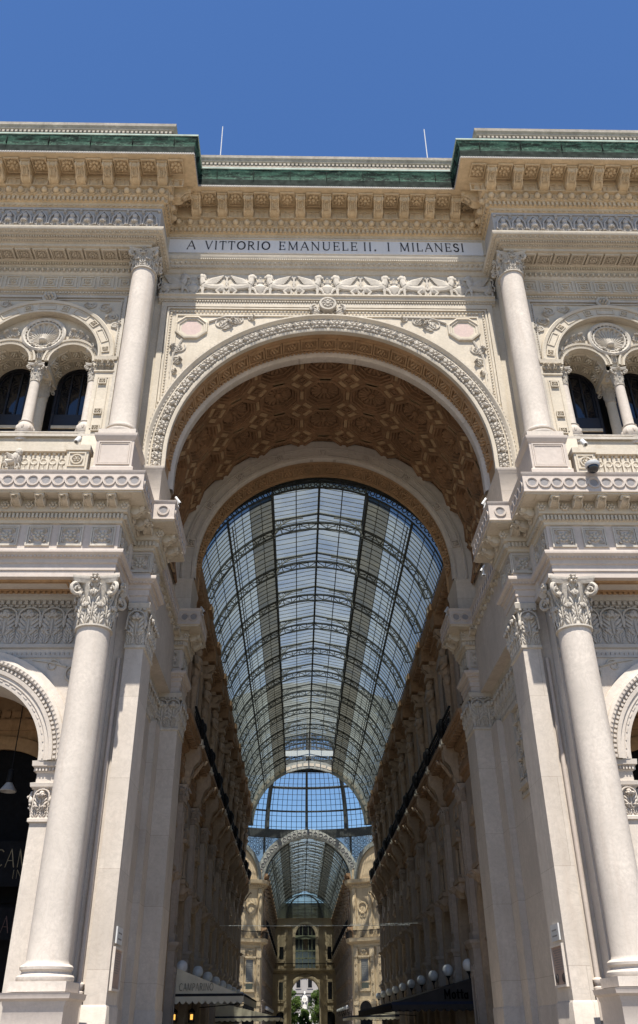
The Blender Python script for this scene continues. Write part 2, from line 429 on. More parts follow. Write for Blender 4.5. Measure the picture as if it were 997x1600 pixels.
def capital(m, r, h, ab, mi=0, n=8):
    """Corinthian capital, astragal at z=0, abacus top at z=h"""
    m.rev([(r * 1.02, -.10 * r), (r * 1.14, -.06 * r), (r * 1.14, .04 * r), (r * 1.0, .09 * r), (r * .98, h * .3), (r * 1.05, h * .6), (r * 1.28, h * .86)], 24, mi=mi)
    for k in range(n):
        a = 2 * PI * (k + .5) / n
        m.join(LEAF, T(math.cos(a) * r * .98, math.sin(a) * r * .98, .02 * h, r * .80, r * .62, h * .46, rz=a + PI / 2), mi)
        a = 2 * PI * k / n
        m.join(LEAF, T(math.cos(a) * r * 1.0, math.sin(a) * r * 1.0, h * .16, r * .80, r * .85, h * .58, rz=a + PI / 2), mi)
    for k in range(4):
        a = PI / 4 + k * PI / 2; ca, sa = math.cos(a), math.sin(a); R2 = ab * 1.2
        M = np.array(Matrix(((ca, -sa, 0, 0), (sa, ca, 0, 0), (0, 0, 1, 0), (0, 0, 0, 1))))
        pts = [(r * 1.0, 0, h * .5), (r * 1.15, 0, h * .7), (R2 - .1 * r, 0, h * .86)]
        q = .135 * h
        cx, cz = R2 - .16 * r, h * .86 - q
        for i in range(15):
            f = i / 14; t = PI / 2 - f * 2.6 * PI
            pts.append((cx + q * (1 - .75 * f) * math.cos(t), 0, cz + q * (1 - .75 * f) * math.sin(t)))
        rr = [.12 * r] * 3 + [.13 * r * (1 - .3 * i / 14) for i in range(15)]
        m.tube(pts, rr, 6, M, mi)
        m.join(LEAF, T(ca * r * 1.12, sa * r * 1.12, h * .45, r * .42, r * .8, h * .36, rz=a + PI / 2), mi)
        b = k * PI / 2
        Mb = np.array(Matrix.Rotation(b, 4, 'Z'))
        for s in (-1, 1):
            m.tube([(r * 1.05, s * .16 * r, h * .55), (r * 1.2, s * .3 * r, h * .72), (r * 1.28, s * .36 * r, h * .8), (r * 1.3, s * .24 * r, h * .84), (r * 1.28, s * .16 * r, h * .77)], .07 * r, 5, Mb, mi)
        m.join(ROS6, Mb @ T(ab * .92, 0, h * .93, h * .10, h * .2, h * .10, rz=PI / 2), mi)
    # abacus with hollow sides
    pts = []
    for k in range(4):
        a = k * PI / 2
        for u in np.linspace(-1, 1, 9)[:-1] if False else np.linspace(-.93, .93, 8):
            d = ab * (1 - .17 * (1 - abs(u) ** 2))
            x, y = d, u * ab
            pts.append((x * math.cos(a) - y * math.sin(a), x * math.sin(a) + y * math.cos(a)))
    nP = len(pts)
    rows = [[(x * s, y * s, z) for x, y in pts] for s, z in ((.9, h * .86), (.96, h * .92), (.97, h * .93), (1.0, h * .95), (1.0, h))]
    m.grid(rows, mi=mi, wv=True); m.add(rows[0], [tuple(range(nP))], mi=mi); m.add(rows[-1], [tuple(range(nP))], mi=mi)
    return m
def garland():
    m = MB()
    m.join(ROS6, T(0, -.03, 0, .30, .6, .34))
    for s in (-1, 1):
        for (x, z, q) in ((.20, .20, .11), (.20, -.20, .11), (.34, .02, .17), (.38, .22, .10), (.38, -.22, .10)):
            m.ell((s * x, -.12, z), (q * 1.3, q * 1.2, q * .8), nu=6, nv=4, rot=.6 * (1 if z > 0 else -1) * s)
        m.join(LEAFW, T(s * .48, -.02, -.22, .3, .5, .44)); 
    return m
GARL = garland()

# ------------------------------------------------------------------ plan sweeps
def mitre(path, i, o):
    p = [np.array(q, float) for q in path]
    def nrm(a, b):
        d = b - a; d /= np.linalg.norm(d); return np.array([d[1], -d[0]])
    if i == 0: return p[0] + nrm(p[0], p[1]) * o
    if i == len(p) - 1: return p[i] + nrm(p[i - 1], p[i]) * o
    n1, n2 = nrm(p[i - 1], p[i]), nrm(p[i], p[i + 1])
    k = n1 + n2; k = k / (k @ k) * 2
    return p[i] + k * o
def sweep(m, path, prof, i0=0, i1=None, mi=0, cap=False):
    i1 = len(path) - 1 if i1 is None else i1
    P = [[(*mitre(path, i, o), z) for o, z in prof] for i in range(i0, i1 + 1)]
    if cap:
        for q in (P[0], P[-1]): m.add(q, [tuple(range(len(q)))], mi=mi)
    return m.grid(P, mi=mi)
def stations(path, o, z, spacing, i0=0, i1=None, trim=0.0, phase=None):
    """frames along a path: x along it, -y outwards"""
    i1 = len(path) - 1 if i1 is None else i1; out = []
    for i in range(i0, i1):
        a, b = mitre(path, i, o), mitre(path, i + 1, o)
        d = b - a; L = np.linalg.norm(d)
        if phase is not None and L > 5:
            d = d / L; ang = math.atan2(d[1], d[0]); n = int((L - phase[i]) / spacing - .2)
            for j in range(n + 1):
                q = b - d * (phase[i] + spacing * j)
                if (q - a) @ d > .2: out.append(T(q[0], q[1], z, rz=ang))
            continue
        d0 = np.array(path[i + 1], float) - np.array(path[i], float)
        if L < spacing * .6 or d @ d0 < 0: continue
        d = d / L
        k = max(1, int(round((L - 2 * trim) / spacing)))
        ang = math.atan2(d[1], d[0])
        for j in range(k):
            q = a + d * (trim + (L - 2 * trim) * (j + .5) / k)
            out.append(T(q[0], q[1], z, rz=ang))
    return out
def band(m, unit, path, o, z, spacing, sc=(1, 1, 1), i0=0, i1=None, mi=0, trim=0):
    D = np.diag([*sc, 1.0])
    for M in stations(path, o, z, spacing, i0, i1, trim): m.join(unit, M @ D, mi)
BOXU = MB().box(-.5, .5, -1, 0, 0, 1)
def dentils(m, path, o, z, h, d, sp, i0=0, i1=None, mi=0, fill=.55):
    band(m, BOXU, path, o, z, sp, (sp * fill, d, h), i0, i1, mi)
def acanthus(m, path, z, h, sp, i0=0, i1=None, mi=0, o=.04):
    band(m, LEAF, path, o, z, sp / 2, (sp * .52, .34, h * .42), i0, i1, mi)
    band(m, LEAF, path, o + .04, z + h * .22, sp, (sp * .95, .5, h * .62), i0, i1, mi)
    def arch_u():
        u = MB()
        pts = [(-.5, -.12, .0)] + [(.46 * math.cos(a), -.16, .55 + .42 * math.sin(a)) for a in np.linspace(PI, 0, 9)] + [(.5, -.12, 0)]
        u.tube(pts, .055, 5); u.ell((0, -.22, .72), (.16, .14, .13)); u.ell((0.5, -.12, .3), (.1, .1, .22)); return u
    band(m, arch_u(), path, o, z + h * .42, sp, (sp, .8, h * .55), i0, i1, mi)
    band(m, BOXU, path, o, z + h * .98, sp / 4, (sp * .17, .12, h * .05), i0, i1, mi)

# ------------------------------------------------------------------ arches
def arch_st(cx, cz, leg, n):
    st = []
    if leg is not None: st.append((cx, leg, 1, 0))
    for i in range(n + 1):
        a = PI * i / n; st.append((cx, cz, math.cos(a), math.sin(a)))
    if leg is not None: st.append((cx, leg, -1, 0))
    return st
def arch_sweep(m, cx, cz, prof, leg=None, n=40, M=None, mi=0):
    P = [[(ox + r * dx, y, oz + r * dz) for r, y in prof] for ox, oz, dx, dz in arch_st(cx, cz, leg, n)]
    return m.grid(P, M, mi)
def arch_units(m, unit, cx, cz, R, y, sp, sc, leg=None, M0=None, mi=0, legs_only=False):
    k = int(round(PI * R / sp)); D = np.diag([*sc, 1.0])
    for j in range(k):
        a = PI * (j + .5) / k
        M = np.array(Matrix.Translation((cx + R * math.cos(a), y, cz + R * math.sin(a))) @ Matrix.Rotation(PI / 2 - a, 4, 'Y'))
        m.join(unit, (M if M0 is None else M0 @ M) @ D, mi)
    if leg is not None:
        kk = max(1, int(round((cz - leg) / sp)))
        for s in (1, -1):
            for j in range(kk):
                M = np.array(Matrix.Translation((cx + s * R, y, leg + (cz - leg) * (j + .5) / kk)) @ Matrix.Rotation(s * PI / 2, 4, 'Y'))
                m.join(unit, (M if M0 is None else M0 @ M) @ D, mi)
def soffit_units(m, unit, cx, cz, R, y, k, sc, a0=0, a1=PI, mi=0, M0=None):
    """units on the underside of an arch, facing its axis"""
    D = np.diag([*sc, 1.0])
    for j in range(k):
        a = a0 + (a1 - a0) * (j + .5) / k
        # local -y -> towards the axis
        ca, sa = math.cos(a), math.sin(a)
        B = np.array([[-sa, ca, 0, cx + R * ca], [0, 0, 1, y], [ca, sa, 0, cz + R * sa], [0, 0, 0, 1]])
        m.join(unit, (B if M0 is None else M0 @ B) @ D, mi)
def wall_arch(m, x0, x1, z0, z1, cx, cz, R, y, n=28, leg=None, M=None, mi=0):
    leg = z0 if leg is None else leg
    q = lambda a, b, c, d: m.add([(a, y, c), (b, y, c), (b, y, d), (a, y, d)], [(0, 1, 2, 3)], M, mi)
    if cx - R > x0: q(x0, cx - R, z0, z1)
    if x1 > cx + R: q(cx + R, x1, z0, z1)
    if leg > z0: q(cx - R, cx + R, z0, leg)
    P = [[(cx + R * math.cos(a), y, min(z1, cz + R * math.sin(a))), (cx + R * math.cos(a), y, z1)] for a in np.linspace(PI, 0, n + 1)]
    m.grid(P, M, mi)
    return m

# ------------------------------------------------------------------ stroke lettering
def arc(cx, cz, rx, rz, a0, a1, n=12):
    return [(cx + rx * math.cos(math.radians(a)), cz + rz * math.sin(math.radians(a))) for a in np.linspace(a0, a1, n)]
TK, TN = .105, .06
GLY = {   # width, strokes (points, width), serifs (x, z, half width)
 'A': (.86, [([(.06, 0), (.43, 1)], TN), ([(.43, 1), (.80, 0)], TK), ([(.2, .36), (.66, .36)], TN)], [(.08, 0, .13), (.78, 0, .15)]),
 'V': (.84, [([(.06, 1), (.42, 0)], TK), ([(.42, 0), (.78, 1)], TN)], [(.08, 1, .15), (.77, 1, .12)]),
 'I': (.34, [([(.17, 0), (.17, 1)], TK)], [(.17, 0, .16), (.17, 1, .16)]),
 'T': (.78, [([(.39, 0), (.39, 1)], TK), ([(.03, .96), (.75, .96)], TN), ([(.05, 1), (.05, .78)], TN), ([(.73, 1), (.73, .78)], TN)], [(.39, 0, .17)]),
 'O': (.98, [(arc(.49, .5, .41, .46, 0, 360, 25), .12)], []),
 'R': (.82, [([(.15, 0), (.15, 1)], TK), (([(.15, .96)] + arc(.38, .73, .26, .23, 90, -90, 10) + [(.15, .5)]), .1), ([(.36, .5), (.76, 0)], TK)], [(.15, 0, .15), (.1, 1, .1), (.76, 0, .1)]),
 'E': (.7, [([(.15, 0), (.15, 1)], TK), ([(.1, .96), (.62, .96)], TN), ([(.15, .5), (.5, .5)], TN), ([(.1, .04), (.64, .04)], TN), ([(.61, 1), (.61, .8)], TN), ([(.63, 0), (.63, .22)], TN), ([(.5, .6), (.5, .4)], TN)], [(.12, 0, .12), (.12, 1, .12)]),
 'M': (1.08, [([(.14, 0), (.17, 1)], TN), ([(.17, 1), (.54, .05)], TK), ([(.54, .05), (.9, 1)], TN), ([(.9, 1), (.94, 0)], TK)], [(.14, 0, .13), (.94, 0, .15), (.13, 1, .1), (.95, 1, .1)]),
 'N': (.92, [([(.14, 0), (.14, 1)], TN), ([(.14, 1), (.78, 0)], TK), ([(.78, 0), (.78, 1)], TN)], [(.14, 0, .13), (.08, 1, .1), (.78, 1, .13)]),
 'U': (.9, [(([(.16, 1), (.16, .36)] + arc(.45, .33, .29, .3, 180, 300, 9)), TK), ((arc(.45, .33, .29, .3, 270, 360, 7) + [(.74, 1)]), TN)], [(.16, 1, .15), (.74, 1, .13)]),
 'L': (.68, [([(.15, 0), (.15, 1)], TK), ([(.1, .04), (.62, .04)], TN), ([(.61, 0), (.61, .24)], TN)], [(.15, 1, .15), (.1, 0, .1)]),
 'S': (.62, [((arc(.31, .73, .22, .23, 20, 270, 12) + arc(.31, .26, .24, .24, 90, -160, 12)), .12)], []),
 'C': (.9, [(arc(.5, .5, .42, .47, 50, 310, 18), .11)], []),
 'P': (.7, [([(.15, 0), (.15, 1)], TK), (([(.15, .96)] + arc(.36, .72, .26, .24, 90, -90, 10) + [(.15, .48)]), .1)], []),
 'm_': (1.05, [([(.14, 0), (.14, 1)], .22), ([(.14, 1), (.5, .3)], .2), ([(.5, .3), (.86, 1)], .2), ([(.86, 1), (.86, 0)], .22)], []),
 'o_': (.66, [(arc(.33, .34, .24, .3, 0, 360, 19), .2)], []),
 't_': (.5, [([(.25, .04), (.25, .95)], .22), ([(.02, .66), (.48, .66)], .16), ([(.25, .08), (.46, .06)], .14)], []),
 'a_': (.66, [(arc(.3, .3, .22, .27, 0, 360, 17), .18), ([(.54, .62), (.54, 0)], .2)], []),
 '.': (.3, [([(.15, 0), (.15, .13)], .14)], []), ' ': (.22, [], []),
}
def lettering(m, text, M, h, gap=.12, d=.04, thin=1.0, serif=True, width=None, mi=0):
    """letters in the local x-z plane, standing out towards -y"""
    W = 0
    for g in text: W += GLY[g][0] + gap
    W -= gap
    kx = 1.0 if width is None else width / (W * h)
    x = 0
    for g in text:
        w, st, sf = GLY[g]
        for pts, t in st:
            t = t * thin
            for (a, b) in zip(pts[:-1], pts[1:]):
                ax, az, bx, bz = (x + a[0]) * h * kx, a[1] * h, (x + b[0]) * h * kx, b[1] * h
                dx, dz = bx - ax, bz - az; L = math.hypot(dx, dz) + 1e-6
                nx, nz = -dz / L * t * h / 2, dx / L * t * h / 2; ex, ez = dx / L * t * h * .25, dz / L * t * h * .25
                m.prism([(ax + nx - ex, az + nz - ez), (bx + nx + ex, bz + nz + ez), (bx - nx + ex, bz - nz + ez), (ax - nx - ex, az - nz - ez)], -d, 0, M, mi)
        if serif:
            for sx, sz, hw in sf:
                hw *= .6
                zz = sz * h
                m.prism([((x + sx - hw) * h * kx, zz - .03 * h), ((x + sx + hw) * h * kx, zz - .03 * h), ((x + sx + hw) * h * kx, zz + .03 * h), ((x + sx - hw) * h * kx, zz + .03 * h)], -d, 0, M, mi)
        x += w + gap
    return W * h * kx

# =================================================================== THE FACADE
CX = 0.0; CZ = 26.1                                   # axis of the great arch
LOW = [(-22, -.75), (-9.45, -.75), (-9.45, 1.75), (-8.4, 1.75), (-8.4, 3.85), (-9.7, 3.85), (-9.7, 13.75), (-8.4, 13.75), (-8.4, 16.2)]
PIER = [(-9.2, 1.75), (-8.35, 1.75), (-8.35, 3.85), (-9.65, 3.85), (-9.65, 13.75), (-8.35, 13.75), (-8.35, 16.2)]
TOP = [(-22, -.55), (-9.5, -.55), (-9.5, 1.6), (9.5, 1.6), (9.5, -.55), (22, -.55)]
UP2 = [(-22, -.8), (-9.75, -.8), (-9.75, 1.6)]

ARCHI = [(-.5, 18.0), (0, 18.0), (0, 18.27), (.05, 18.3), (.05, 18.58), (.11, 18.62), (.11, 18.82), (.18, 18.86), (.26, 18.96), (.34, 19.02), (.36, 19.14), (.34, 19.18), (.0, 19.26), (.0, 20.58)]
CORN1 = [(.0, 20.56), (.08, 20.6), (.10, 20.74), (.16, 20.76), (.16, 21.02), (.3, 21.06), (.32, 21.24), (.32, 21.66), (.98, 21.66), (.98, 21.72), (1.05, 21.74)]
FASC1 = [(1.05, 21.74), (1.05, 21.82), (1.02, 21.85), (1.02, 22.6), (1.05, 22.63), (1.08, 22.76), (-.9, 22.80)]
MODS = u_modillion(.34, .58, .36)
def u_circ():
    m = MB(); ring(m, (0, -.02, 0), .24, .045, 18, 5); ring(m, (0, -.02, 0), .19, .02, 18, 4); return m
CIRC = u_circ()
def entablature1(owner, path, i0, i1):
    a = MB(); sweep(a, path, ARCHI, i0, i1)
    band(a, BOXU, path, .18, 18.84, .16, (.09, .06, .08), i0, i1)
    ar = part('architrave', a, PINKM, owner)
    f = MB()
    for M in stations(path, 0, 19.98, 1.36, i0, i1):
        L = 1
        f.join(u_frame(1.06, 1.0, .07, .07), M); f.join(u_frame(.88, .84, .06, .045), M)
        f.join(ROS, M @ T(0, 0, 0, .27, .3, .27))
        for sx in (-1, 1):
            for sz in (-1, 1):
                f.join(LEAF, M @ T(sx * .17, 0, sz * .16, .2, .22, .22 * 1, ry=sx * (.8 if sz > 0 else 2.3)))
            f.ell((0, 0, 0), (.05, .05, .05), M @ T(sx * .36, 0, 0))
    part('frieze_panel', f, CARVED, ar)
    c = MB(); sweep(c, path, CORN1, i0, i1); dentils(c, path, .16, 20.78, .22, .11, .17, i0, i1)
    for M in stations(path, .34, 21.35, 1.03, i0, i1, trim=.15):
        c.join(ROS6, M @ T(.515, 0, 0, .2, .25, .2)); c.join(u_frame(.56, .5, .04, .03), M @ T(.515, -.34, .31, rx=PI / 2))
    co = part('cornice', c, CREAM, owner)
    repeat('modillion', MODS, CREAM, co, stations(path, .32, 21.66, 1.03, i0, i1, trim=.15))
    e = MB(); sweep(e, path, FASC1, i0, i1)
    for M in stations(path, 1.02, 22.22, .55, i0, i1, trim=.12):
        e.join(CIRC, M @ T(0, 0, 0, 1.04), 0); disc(e, (0, -.012, 0), .19, 14, M, 1)
    part('guilloche_band', e, [PINKM, DISC], owner)

TOPB = [(0, 41.74), (.06, 41.78), (.08, 42.08), (.16, 42.11), (.16, 42.42), (.26, 42.46), (.30, 42.5), (.34, 43.0), (.5, 43.04), (.5, 44.02), (1.82, 44.08), (1.82, 44.10), (1.86, 44.12)]
TOPF = [(1.86, 44.12), (1.865, 44.16), (1.87, 44.24), (1.88, 44.26)]
TPH = {0: .51, 2: 1.22, 4: .51}
MODT = u_modillion(.52, .98, .92)
def top_cornice(owner, i0, i1):
    a = MB(); sweep(a, TOP, TOPB, i0, i1)
    dentils(a, TOP, .16, 42.14, .28, .12, .26, i0, i1)
    band(a, EGG, TOP, .31, 42.76, .68, (.60, .8, .50), i0, i1)
    band(a, BOXU, TOP, .08, 41.80, .3, (.16, .04, .12), i0, i1)
    for M in stations(TOP, .5, 43.94, 1.557, i0, i1, phase=TPH):
        Q = M @ T(.7775, -.62, .1, rx=PI / 2)
        a.join(u_frame(.86, .98, .07, .1), Q); a.join(ROS, Q @ T(0, .0, 0, .36, .55, .36))
        a.join(u_frame(.8, .62, .06, .06), M @ T(.7775, 0, -.62)); a.join(LEAF, M @ T(.7775, -.01, -.85, .35, .2, .42))
    co = part('cornice', a, OCHRE, owner)
    repeat('modillion', MODT, OCHRE, co, stations(TOP, .5, 44.02, 1.557, i0, i1, phase=TPH))
    f = MB(); sweep(f, TOP, TOPF, i0, i1); dentils(f, TOP, 1.865, 44.13, .10, .03, .14, i0, i1)
    part('corona', f, GREYF, co)
    g = MB(); sweep(g, TOP, [(1.88, 44.26), (1.86, 44.5), (1.84, 44.84)], i0, i1, 1)
    sweep(g, TOP, [(1.84, 44.84), (1.84, 45.04), (1.88, 45.24), (1.97, 45.44), (1.99, 45.56)], i0, i1, 0)
    sweep(g, TOP, [(1.98, 45.56), (2.03, 45.58), (2.04, 45.68), (1.98, 45.72), (.3, 45.9), (-1.2, 46.2)], i0, i1, 2)
    band(g, BOXU, TOP, 1.86, 44.86, 2.3, (.03, .12, .62), i0, i1, 1)
    part('copper_gutter', g, [COPPER, COPPERD, COPPERL], owner, smooth=True)
    p = MB(); q = [(o, z) for o, z in [(0.02, 45.9), (.02, 48.2), (.1, 48.25), (.1, 48.45), (.02, 48.5), (.02, 48.75), (.14, 48.85), (.16, 49.0), (.24, 49.08), (.26, 49.3), (-.8, 49.36), (-.8, 46)]]
    sweep(p, TOP, q, i0, i1); dentils(p, TOP, .05, 48.55, .18, .08, .26, i0, i1)
    part('roof_parapet', p, ATTIC, owner)

def column(owner, x, y, z_ped, z0, z1, z2, r, ab, lower=True):
    s = MB(); H = z1 - z0
    s.rev([(r * 1.06, z0), (r * 1.02, z0 + .05), (r, z0 + .12)] + [(r * (1 - .045 * (k / 8) ** 1.6), z0 + .12 + (H - .12) * k / 8) for k in range(1, 9)], 40, c=(x, y, 0))
    o = part('column', s, MARBLE, owner)
    b = MB(); q = r * 1.30; zb = z0 - r * .74
    b.rev([(q, zb), (q * 1.03, zb + .08 * r), (q * 1.03, zb + .2 * r), (q * .98, zb + .28 * r), (q * .9, zb + .3 * r), (q * .86, zb + .4 * r), (q * .9, zb + .48 * r), (q * .95, zb + .5 * r), (q * .96, zb + .62 * r), (q * .9, zb + .7 * r), (q * .83, zb + .74 * r)], 36, c=(x, y, 0))
    b.box(x - q * 1.03, x + q * 1.03, y - q * 1.03, y + q * 1.03, zb - .42 * r, zb)
    part('base', b, MARBLE, o)
    p = MB(); w = q * 1.03; zp = zb - .42 * r
    pd = [(-w, -w), (w, -w), (w, w)]
    P2 = [(x - w, y + 1.3), (x - w, y - w), (x + w, y - w), (x + w, y + 1.3)]
    if lower:
        sweep(p, P2, [(.10, z_ped), (.10, .5), (.04, .56), (0.02, .6), (.02, 2.2), (.05, 2.25), (.08, 2.36), (.2, 2.44), (.22, 2.56), (.24, 2.60), (-.4, 2.63)])
    else:
        sweep(p, P2, [(.1, z_ped), (.1, z_ped + .75), (.04, z_ped + .8), (.0, z_ped + .85), (.0, zp - .42), (.05, zp - .38), (.09, zp - .24), (.12, zp - .2), (.12, zp - .04), (-.4, zp)])
        hh = zp - .42 - z_ped - .85
        p.join(u_frame(2 * w - .22, hh - .12, .06, .05), T(x, y - w, z_ped + .85 + hh / 2)); p.join(u_frame(2 * w - .4, hh - .3, .04, .03), T(x, y - w, z_ped + .85 + hh / 2))
    part('pedestal', p, PINKM, o)
    c = MB(); capital(c, r * .955, z2 - z1, ab)
    cc = MB().join(c, T(x, y, z1)); part('capital', cc, CARVED, o)

BX = -15.3
def wing(label):
    W = thing('palace_wing', label, 'palace', (BX, 1.2, 0), 'arcaded wings beside the great arch')
    # ---- lower storey wall with its arcade arch
    w = MB(); wall_arch(w, -22, -9.75, 0, 18.0, BX, 10.7, 3.4, 1.2)
    arch_sweep(w, BX, 10.7, [(3.4, 1.2), (3.4, 3.0)], 0)
    w.box(-9.75, -9.2, 2.05, 3.0, 0, 18); w.box(-9.78, -9.70, 1.19, 2.1, 0, 18)
    w.box(-22, -9.2, -.74, 3.2, 18.005, 18.2); w.box(-22, -9.3, -.7, 14, 22.5, 22.79)
    w.box(-22, -9.3, 1.2, 3, 18.2, 22.5)
    wall = part('wall', w, MARBLE, W)
    s = MB(); sp = [(-22, 1.2), (-9.72, 1.2)]
    sweep(s, sp, [(0, 15.5), (.1, 15.55), (.12, 15.7), (0.02, 15.74), (.03, 17.45), (.12, 17.5), (.14, 17.65), (.3, 17.7), (.34, 17.9), (.5, 18.0)])
    acanthus(s, sp, 15.74, 1.72, 1.02); dentils(s, sp, .14, 17.5, .17, .16, .26); dentils(s, sp, .0, 15.22, .12, .05, .2)
    s.box(-22, -9.72, 1.15, 1.22, 15.1, 15.22)
    part('leaf_frieze', s, GREYF, wall)
    so = MB(); 
    for k in range(2):
        x0, x1 = (-21.9, -16.5) if k else (-16.3, -11.3)
        so.join(u_frame(x1 - x0, 1.2, .1, .08), T((x0 + x1) / 2, .15, 18.004, rx=PI / 2)); so.join(u_frame(x1 - x0 - .4, .8, .08, .05), T((x0 + x1) / 2, .15, 18.004, rx=PI / 2))
        dentils(so, [(x0 + .1, .66), (x1 - .1, .66)], 0, 17.86, .14, .1, .24)
    part('soffit_moulding', so, BROWN2, wall)
    a = MB()
    arch_sweep(a, BX, 10.7, [(3.4, 1.2), (3.38, .98), (3.5, .96), (3.62, .96), (3.64, .92), (3.78, .92), (3.8, .86), (3.95, .84), (3.97, .92), (4.12, .92), (4.14, .8), (4.3, .74), (4.42, .78), (4.44, .9), (4.7, .95), (4.72, 1.2)], 10.7, 48)
    arch_units(a, BOXU, BX, 10.7, 3.98, .92, .2, (.11, .08, .12)); arch_units(a, BOXU, BX, 10.7, 4.18, .8, .2, (.11, .06, .12)); arch_units(a, BOXU, BX, 10.7, 3.53, .965, .34, (.2, .03, .05))
    part('archivolt', a, MARBLE, wall)
    for sx in (-1, 1):
        for k in range(2):
            pass
    sc = MB()
    for sx in (-1, 1):
        ring(sc, (BX + sx * 4.25, 1.17, 14.4), .36, .06, 16); sc.join(ROS, T(BX + sx * 4.25, 1.2, 14.4, .26, .25, .26))
        spiral(sc, (BX + sx * 3.3, 14.75), .3, 1.4, .05, sx, 0, y=1.18); spiral(sc, (BX + sx * 4.4, 13.6), .24, 1.4, .05, -sx, PI / 2, y=1.18)
        sc.tube([(BX + sx * 3.9, 1.18, 14.7), (BX + sx * 3.2, 1.18, 14.9), (BX + sx * 2.4, 1.18, 15.0)], [.05, .06, .02], 5)
    part('spandrel_scroll', sc, CARVED, wall)
    for x0, x1, pth in ((-11.9, -9.8, [(-11.9, 3.0), (-11.9, 1.2), (-9.8, 1.2)]), (-22, -18.7, [(-22, 1.2), (-18.7, 1.2), (-18.7, 3.0)])):
        q = MB(); pth = [(a + (.004 if i == 0 else 0) * 0, b) for i, (a, b) in enumerate(pth)]; sweep(q, pth, [(-.05, 8.35), (.09, 8.4), (.09, 8.52), (0.02, 8.56), (.02, 9.6), (.16, 9.7), (.18, 9.85), (.015, 9.9), (.015, 10.25), (.06, 10.3), (.08, 10.42), (.2, 10.5), (.22, 10.7), (-.3, 10.72)])
        sweep(q, pth, [(.16, .0), (.16, .9), (.08, 1.0), (.0, 1.05)])
        acanthus(q, pth, 8.56, 1.1, .62, o=0); dentils(q, pth, .08, 10.32, .12, .07, .13)
        part('pier_capital', q, MARBLE, wall)
    co = MB(); co.rev([(.10, 3.0), (.10, 15.4)], 12, c=(-9.42, 1.98, 0)); co.rev([(.2, 2.55), (.2, 2.7), (.14, 2.75), (.2, 2.85), (.2, 2.95), (.12, 3.02)], 12, c=(-9.42, 1.98, 0)); co.box(-9.64, -9.2, 1.74, 2.1, 0, 2.55)
    part('corner_colonnette', co, PINKM, wall)
    # portico behind
    b = MB(); wall_arch(b, -22, -9.2, 0, 18, BX, 9.0, 3.7, 6.6, leg=0); b.box(-22, -9.2, 3.0, 6.6, 17.0, 17.2)
    arch_sweep(b, BX, 9.0, [(3.7, 6.6), (3.7, 6.45), (4.0, 6.4), (4.3, 6.45), (4.35, 6.6)], 0); dentils(b, [(-22, 6.6), (-9.2, 6.6)], 0, 14.2, .3, .15, .5); b.box(-22, -9.2, 6.45, 6.6, 13.6, 14.1); b.box(-22, -9.2, 6.4, 6.6, 15.2, 15.5)
    for k in range(12): b.box(BX - 3.4 + .6 * k, BX - 3.3 + .6 * k, 3.05, 6.55, 16.9, 17.0)
    part('portico', b, BROWN2, W)
    g = MB(); g.box(BX - 3.7, BX + 3.7, 6.9, 7.0, 0, 12.8); g.box(BX - 3.7, BX + 3.7, 6.78, 6.9, 8.6, 8.75); g.box(BX - 3.7, BX + 3.7, 6.78, 6.9, 6.2, 6.35)
    part('shopfront', g, BLACKW, W)
    entablature1(W, LOW, 0, 2)
    column(W, -10.15, 0, 0, 3.47, 15.82, 18.0, .72, 1.0)
    column(W, -20.45, 0, 0, 3.47, 15.82, 18.0, .72, 1.0)
    # ---- balustrade
    bl = MB(); bp = [(-22, -.72), (-11.28, -.72)]
    bl.box(-19.3, -12.3, -.84, -.6, 22.78, 23.42); bl.box(-19.3, -12.3, -.9, -.54, 24.42, 24.72)
    for x in (-11.8, -18.8):
        bl.box(x - .5, x + .5, -.9, -.4, 22.78, 24.45); bl.box(x - .56, x + .56, -.98, -.34, 24.45, 24.74)
        bl.join(u_frame(.8, .78, .06, .05), T(x, -.9, 23.95)); ring(bl, (x, -.93, 23.95), .25, .05, 16); bl.join(ROS6, T(x, -.9, 23.95, .17, .25, .17))
    ba = part('balustrade', bl, CREAM, W)
    u = MB(); u.rev([(.10, 23.42), (.10, 23.5), (.055, 23.54), (.05, 23.68), (.06, 23.7), (.06, 23.72)], 8); u.rev([(.05, 24.12), (.05, 24.3), (.1, 24.34), (.1, 24.42)], 8); ring(u, (0, 0, 23.92), .15, .055, 14, 6); u.box(.185, .265, -.07, .07, 23.42, 24.42); u.ell((.225, 0, 23.92), (.09, .08, .12))
    repeat('baluster', u, CREAM, ba, [T(-12.5 - .43 * k, -.72, 0) for k in range(15)])
    li = MB(); li.join(u_griffin(), T(-14.75, -.78, 23.4, .45, .9, .8)); li.ell((-14.6, -.85, 24.0), (.25, .25, .35)); li.ell((-14.5, -.9, 24.35), (.18, .18, .2))
    part('carved_lion', li, CARVED, ba)
    # ---- upper storey: two-light window in a round arch
    w = MB(); wall_arch(w, -22, -9.75, 22.78, 38.3, BX, 31.6, 3.2, .8, leg=26.2); w.box(-9.76, -9.74, .8, 2.0, 22.8, 38.3)
    arch_sweep(w, BX, 31.6, [(3.2, .8), (3.2, 1.15)], 26.2)
    P = []; xs = sorted(set([round(x, 3) for x in np.linspace(-3.2, 3.2, 65)] + [-2.81, -.51, .51, 2.81, -2.8, -.52, .52, 2.8]))
    for x in xs:
        t = 31.6 + math.sqrt(max(0, 3.21 ** 2 - x * x)); d = abs(abs(x) - 1.66)
        P.append([(BX + x, 1.12, 31.6 + math.sqrt(1.15 ** 2 - d * d) if d < 1.15 else 31.3), (BX + x, 1.12, t)])
